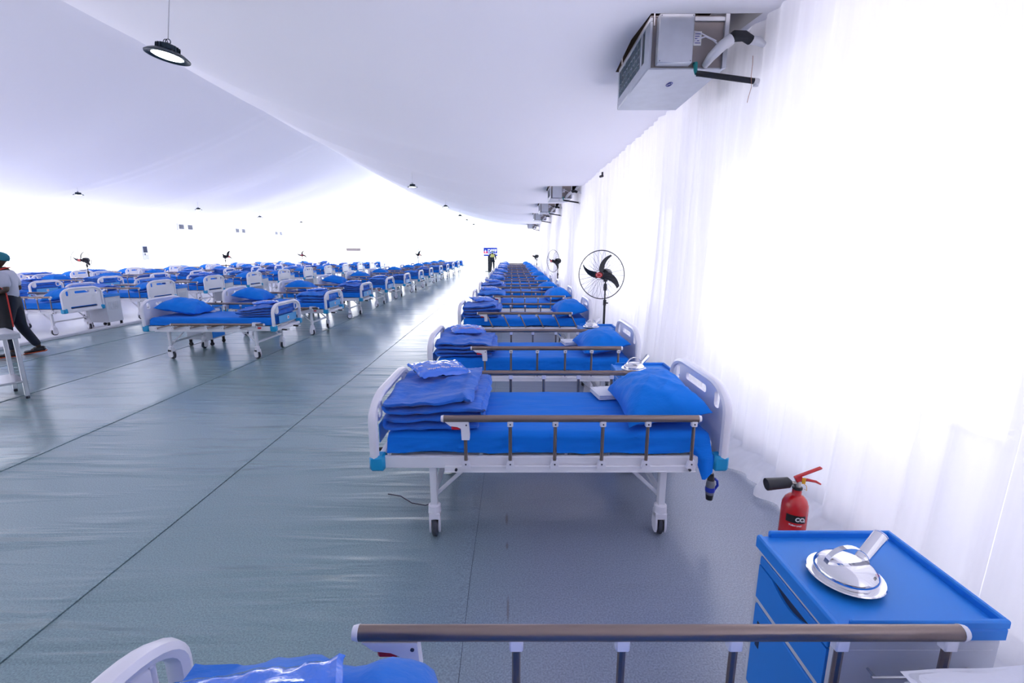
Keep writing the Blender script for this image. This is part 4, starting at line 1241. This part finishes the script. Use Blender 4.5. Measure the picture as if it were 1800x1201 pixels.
# television on a floor stand at the far end
r = empty('television', (-1.72, 37.0, 0))
m = MB(); m.box(-.55, .55, .0, .07, 1.22, 1.90, .01); m.build('casing', 'black', r)
m = MB()
m.box(-.53, .53, -.004, .0, 1.80, 1.88, 0, 0); m.box(-.53, -.24, -.004, .0, 1.60, 1.80, 0, 0); m.box(-.53, -.24, -.004, 0, 1.44, 1.60, 0, 2)
m.box(-.24, .53, -.004, .0, 1.44, 1.80, 0, 0); m.box(-.53, .53, -.004, 0, 1.34, 1.44, 0, 1); m.box(-.53, .53, -.004, 0, 1.24, 1.34, 0, 0)
sc = m.build('screen', ['screen_b', 'screen_w', 'screen_r'], r)
text_mesh('screen_text', 'DSFF', .34, 'screen_w', sc, (.14, -.008, 1.62), (radians(90), 0, 0), .002, bold=.012)
m = MB(); m.lathe([(0, 0), (.07, .0), (.07, .004), (0, .004)], 16, 0, Matrix.Translation((-.39, -.004, 1.60)) @ Matrix.Diagonal((.8, 1, 1.7, 1)) @ Matrix.Rotation(pi / 2, 4, 'X')); m.build('screen_emblem', 'screen_w', sc)
m = MB(); m.box(-.22, .06, .02, .10, .05, 1.25, .01); m.build('column', 'overall', r)
m = MB(); m.box(-.42, .34, -.20, .22, .0, .05, .01); m.build('base', 'overall', r)
tag(r, 'television on a dark floor stand at the far end of the aisle', 'television')

# ------------------------------------------------------------------ people
def skin_mesh(name, pts, edges, radii, root, sub=2):
    me = bpy.data.meshes.new(name); me.from_pydata(pts, edges, [])
    o = bpy.data.objects.new(name, me); C.objects.link(o)
    md = o.modifiers.new('skin', 'SKIN'); md.use_smooth_shade = True
    ss = o.modifiers.new('sub', 'SUBSURF'); ss.levels = sub; ss.render_levels = sub
    for i, rr in enumerate(radii):
        d = me.skin_vertices[0].data[i]; d.radius = rr if isinstance(rr, tuple) else (rr, rr); d.use_root = (i == root)
    dg = bpy.context.evaluated_depsgraph_get(); dg.update()
    m2 = bpy.data.meshes.new_from_object(o.evaluated_get(dg)); bpy.data.objects.remove(o)
    return m2
def head_geo(mb, c, s=1.0, yaw=0.0, n=20):
    """head facing +x, c = centre"""
    Rz = Matrix.Translation(c) @ Matrix.Rotation(yaw, 4, 'Z')
    def fn(u, v):
        th = 2 * pi * u; ph = pi * v
        x = .098 * sin(ph) * cos(th); y = .076 * sin(ph) * sin(th); z = .122 * cos(ph)
        if z < -.02 and x < 0: x *= 1 + .9 * z / .122 * .6
        if z < -.05: y *= 1 - .25 * (-z - .05) / .07
        if x > 0:
            face = max(0, cos(th)) ** 6
            x += .022 * math.exp(-((z + .012) / .020) ** 2) * max(0, cos(th)) ** 30      # nose
            x -= .010 * math.exp(-((z - .018) / .014) ** 2) * (max(0, cos(th - .42)) ** 40 + max(0, cos(th + .42)) ** 40)
            x += .006 * math.exp(-((z + .055) / .010) ** 2) * face
            x += .010 * math.exp(-((z + .105) / .02) ** 2) * face
        return tuple(Rz @ Vector((x * s, y * s, z * s)))
    mb.grid(fn, 32, 24)
    for sg in (-1, 1):
        mb.tube([Rz @ Vector((p[0] * s, p[1] * s, p[2] * s)) for p in ((-.005, sg * .078, .02), (-.012, sg * .088, .01), (-.010, sg * .086, -.02), (0, sg * .076, -.03))], .010 * s, 6)
def make_person(name, loc, rz, J, clothes, cap_m, scale=1.0):
    """J: joint dict in local coordinates facing +x"""
    names = ['pelvis', 'belly', 'chest', 'neck0', 'neck1', 'hipL', 'kneeL', 'ankL', 'toeL', 'hipR', 'kneeR', 'ankR', 'toeR',
             'shL', 'elL', 'wrL', 'palmL', 'shR', 'elR', 'wrR', 'palmR']
    ix = {n: i for i, n in enumerate(names)}
    pts = [J[n] for n in names]
    E = [('pelvis', 'belly'), ('belly', 'chest'), ('chest', 'neck0'), ('neck0', 'neck1'), ('pelvis', 'hipL'), ('hipL', 'kneeL'), ('kneeL', 'ankL'), ('ankL', 'toeL'),
         ('pelvis', 'hipR'), ('hipR', 'kneeR'), ('kneeR', 'ankR'), ('ankR', 'toeR'), ('chest', 'shL'), ('shL', 'elL'), ('elL', 'wrL'), ('wrL', 'palmL'),
         ('chest', 'shR'), ('shR', 'elR'), ('elR', 'wrR'), ('wrR', 'palmR')]
    rad = dict(pelvis=(.14, .11), belly=(.13, .10), chest=(.15, .11), neck0=.062, neck1=.055, hip=.088, knee=.058, ank=.040, toe=.032, sh=.060, el=.042, wr=.028, palm=(.036, .018))
    def rv(n): return rad.get(n, rad.get(n[:-1]))
    body = skin_mesh('person', pts, [(ix[a], ix[b]) for a, b in E], [rv(n) for n in names], 0)
    mb = MB()
    head_geo(mb, Vector(J['head']))
    for sd in 'LR':          # fingers and thumb, gently curled from the palm
        p = Vector(J['palm' + sd]); w = Vector(J['wr' + sd]); d = (p - w).normalized()
        side = d.cross(Vector((0, 0, 1)));  side = side.normalized() if side.length > .1 else Vector((1, 0, 0))
        dn = Vector((0, 0, -1)) if abs(d.z) < .7 else Vector((.6 if sd == 'L' else .6, 0, -.6))
        for k, (off, ln_) in enumerate(((-.026, .070), (-.009, .082), (.009, .078), (.026, .062))):
            b0 = p + side * off; b1 = b0 + d * ln_ * .45; b2 = b1 + (d * .8 + dn * .5).normalized() * ln_ * .3; b3 = b2 + (d * .4 + dn * .9).normalized() * ln_ * .28
            mb.tube([b0, b1, b2, b3], [.010, .009, .008, .006], 8)
        q = (p + w) / 2 + side * .02
        mb.tube([q, q + side * .028 + d * .02, q + side * .036 + d * .048], [.011, .010, .007], 8)
    hm = mb.mesh('h', ['skin'])
    bm = bmesh.new(); bm.from_mesh(body); bm.from_mesh(hm)
    me = bpy.data.meshes.new(name); bm.to_mesh(me); bm.free(); me.materials.append(M['skin'])
    me.polygons.foreach_set('use_smooth', [True] * len(me.polygons))
    root = link(name, me, None, loc, (0, 0, rz), (scale,) * 3)
    for (cn, joints, edges, grow, mm) in clothes:
        cp = []; cr = []
        for jn in joints:
            if isinstance(jn, tuple):
                a, b, t = jn; v = Vector(J[a]).lerp(Vector(J[b]), t); cp.append(tuple(v))
                ra, rb = rv(a), rv(b); ra = ra if isinstance(ra, tuple) else (ra, ra); rb = rb if isinstance(rb, tuple) else (rb, rb)
                cr.append(tuple(ra[q] * (1 - t) + rb[q] * t + grow for q in (0, 1)))
            else:
                cp.append(J[jn]); ra = rv(jn); ra = ra if isinstance(ra, tuple) else (ra, ra); cr.append((ra[0] + grow, ra[1] + grow))
        cm = skin_mesh(cn, cp, edges, cr, 0)
        cm.materials.clear(); cm.materials.append(M[mm]); cm.polygons.foreach_set('use_smooth', [True] * len(cm.polygons))
        link(cn, cm, root)
    hc = Vector(J['head'])
    m = MB()
    m.lathe([(.102, .0), (.110, .012), (.112, .045), (.100, .085), (.070, .115), (.03, .128), (0, .130)], 22, 0, Matrix.Translation(hc + Vector((-.012, 0, .012))) @ Matrix.Rotation(radians(-14), 4, 'Y') @ Matrix.Diagonal((1.08, .86, 1, 1)))
    m.build('cap', cap_m, root)
    m = MB()
    def mk(u, v):
        a = (u - .5) * 2.2; z = -.085 + .075 * v
        return tuple(hc + Vector(((.108 + .018 * cos(a * 1.6) * sin(pi * v)) * cos(a), .082 * sin(a), z)))
    m.grid(mk, 12, 6); m.build('face_mask', 'mask', root)
    for sd in 'LR':
        a = Vector(J['ank' + sd]); t = Vector(J['toe' + sd]); z0 = min(a.z, t.z) - .035
        d = (t - a); d.z = 0; ang = math.atan2(d.y, d.x)
        pitch = math.atan2(a.z - .085 - (t.z - .04), d.length)
        T = Matrix.Translation((a.x, a.y, a.z - .085)) @ Matrix.Rotation(ang, 4, 'Z') @ Matrix.Rotation(pitch, 4, 'Y')
        m = MB(); m.box(-.075, .20, -.046, .046, .022, .065, .018, M4=T); m.box(-.07, .08, -.042, .042, .03, .105, .02, M4=T)
        s_ = m.build('shoe', 'black', root)
        m = MB(); m.box(-.08, .207, -.049, .049, .008, .024, .006, M4=T); m.build('sole', 'sole' if cap_m == 'cap' else 'black', s_)
    return root
J1 = dict(pelvis=(0, 0, .93), belly=(.01, 0, 1.08), chest=(.0, 0, 1.28), neck0=(-.01, 0, 1.41), neck1=(.015, 0, 1.48), head=(.045, 0, 1.575),
          hipL=(.01, .09, .86), kneeL=(.10, .10, .48), ankL=(.07, .10, .085), toeL=(.20, .11, .04),
          hipR=(-.01, -.09, .86), kneeR=(-.03, -.10, .48), ankR=(-.20, -.10, .10), toeR=(-.07, -.11, .04),
          shL=(.0, .185, 1.35), elL=(-.04, .25, 1.10), wrL=(.18, .20, 1.06), palmL=(.25, .17, 1.07),
          shR=(-.0, -.185, 1.35), elR=(-.08, -.24, 1.10), wrR=(.14, -.24, 1.08), palmR=(.21, -.22, 1.08))
shirt = ('shirt', ['chest', 'belly', 'pelvis', ('chest', 'neck0', .75), 'shL', ('shL', 'elL', .85), 'shR', ('shR', 'elR', .85)],
         [(0, 1), (1, 2), (0, 3), (0, 4), (4, 5), (0, 6), (6, 7)], .028, 'shirt')
legs = ('trousers', ['belly', 'pelvis', 'hipL', 'kneeL', ('kneeL', 'ankL', .95), 'hipR', 'kneeR', ('kneeR', 'ankR', .95)],
        [(0, 1), (1, 2), (2, 3), (3, 4), (1, 5), (5, 6), (6, 7)], .020, 'trouser')
# walks towards the left edge of the picture
pr = make_person('person', (-8.22, 7.45, 0), pi + .6, J1, [shirt, legs], 'cap')
def apron_fn(u, v):
    a = (u - .5) * 2 * (1.75 if v > .35 else 1.05 + .7 * (v / .35) ** 1)
    z = 1.36 - .84 * v
    rx, ry = (.185, .215) if v < .5 else (.185 + .05 * (v - .5), .215 + .05 * (v - .5))
    return (.015 + rx * cos(a) + .008 * sin(a * 9) * v, ry * sin(a), z)
m = MB(); m.grid(apron_fn, 26, 18); m.grid(lambda u, v: tuple(Vector(apron_fn(u, v)) * 1.0 + Vector((.004, 0, 0))), 26, 18)
ap = m.build('apron', 'apron', pr, fix=False)
m = MB()
for e in (0, 1): m.tube([Vector(apron_fn(e, k / 24)) * 1.0 + Vector((.0, (-.004, .004)[e], 0)) for k in range(25)], .009, 6)
for s in (-1, 1): m.tube([apron_fn(0 if s < 0 else 1, 0), (.06, s * .11, 1.42), (-.03, s * .07, 1.455), (-.07, 0, 1.46)], .009, 6)
m.build('binding', 'trim', ap)
tag(pr, 'person in teal cap, grey shirt and black apron with red binding, at the left edge', 'person')
J2 = dict(J1)
J2.update(kneeR=(.02, -.10, .48), ankR=(-.02, -.13, .085), toeR=(.10, -.15, .04), ankL=(.0, .13, .085), toeL=(.12, .15, .04), kneeL=(.03, .11, .48),
          elL=(-.02, .27, 1.10), wrL=(.10, .22, .93), palmL=(.14, .20, .86), elR=(.0, -.27, 1.10), wrR=(.08, -.20, .92), palmR=(.11, -.18, .85))
ov = ('overall', ['pelvis', 'belly', 'chest', 'hipL', 'kneeL', ('kneeL', 'ankL', .95), 'hipR', 'kneeR', ('kneeR', 'ankR', .95), 'shL', 'elL', 'wrL', 'shR', 'elR', 'wrR'],
      [(0, 1), (1, 2), (0, 3), (3, 4), (4, 5), (0, 6), (6, 7), (7, 8), (2, 9), (9, 10), (10, 11), (2, 12), (12, 13), (13, 14)], .022, 'overall')
vest = ('vest', ['chest', 'belly', ('chest', 'neck0', .6), ('chest', 'shL', .9), ('chest', 'shR', .9)], [(0, 1), (0, 2), (0, 3), (0, 4)], .042, 'vestwhite')
p2 = make_person('person', (-1.52, 35.9, 0), -pi / 2 + .1, J2, [ov, vest], 'vestwhite')
m = MB(); m.box(.165, .185, -.13, .13, 1.15, 1.38, .01); m.build('yellow_chest_panel', 'yellow', p2)
tag(p2, 'distant person in dark overall with white and yellow vest by the television', 'person')
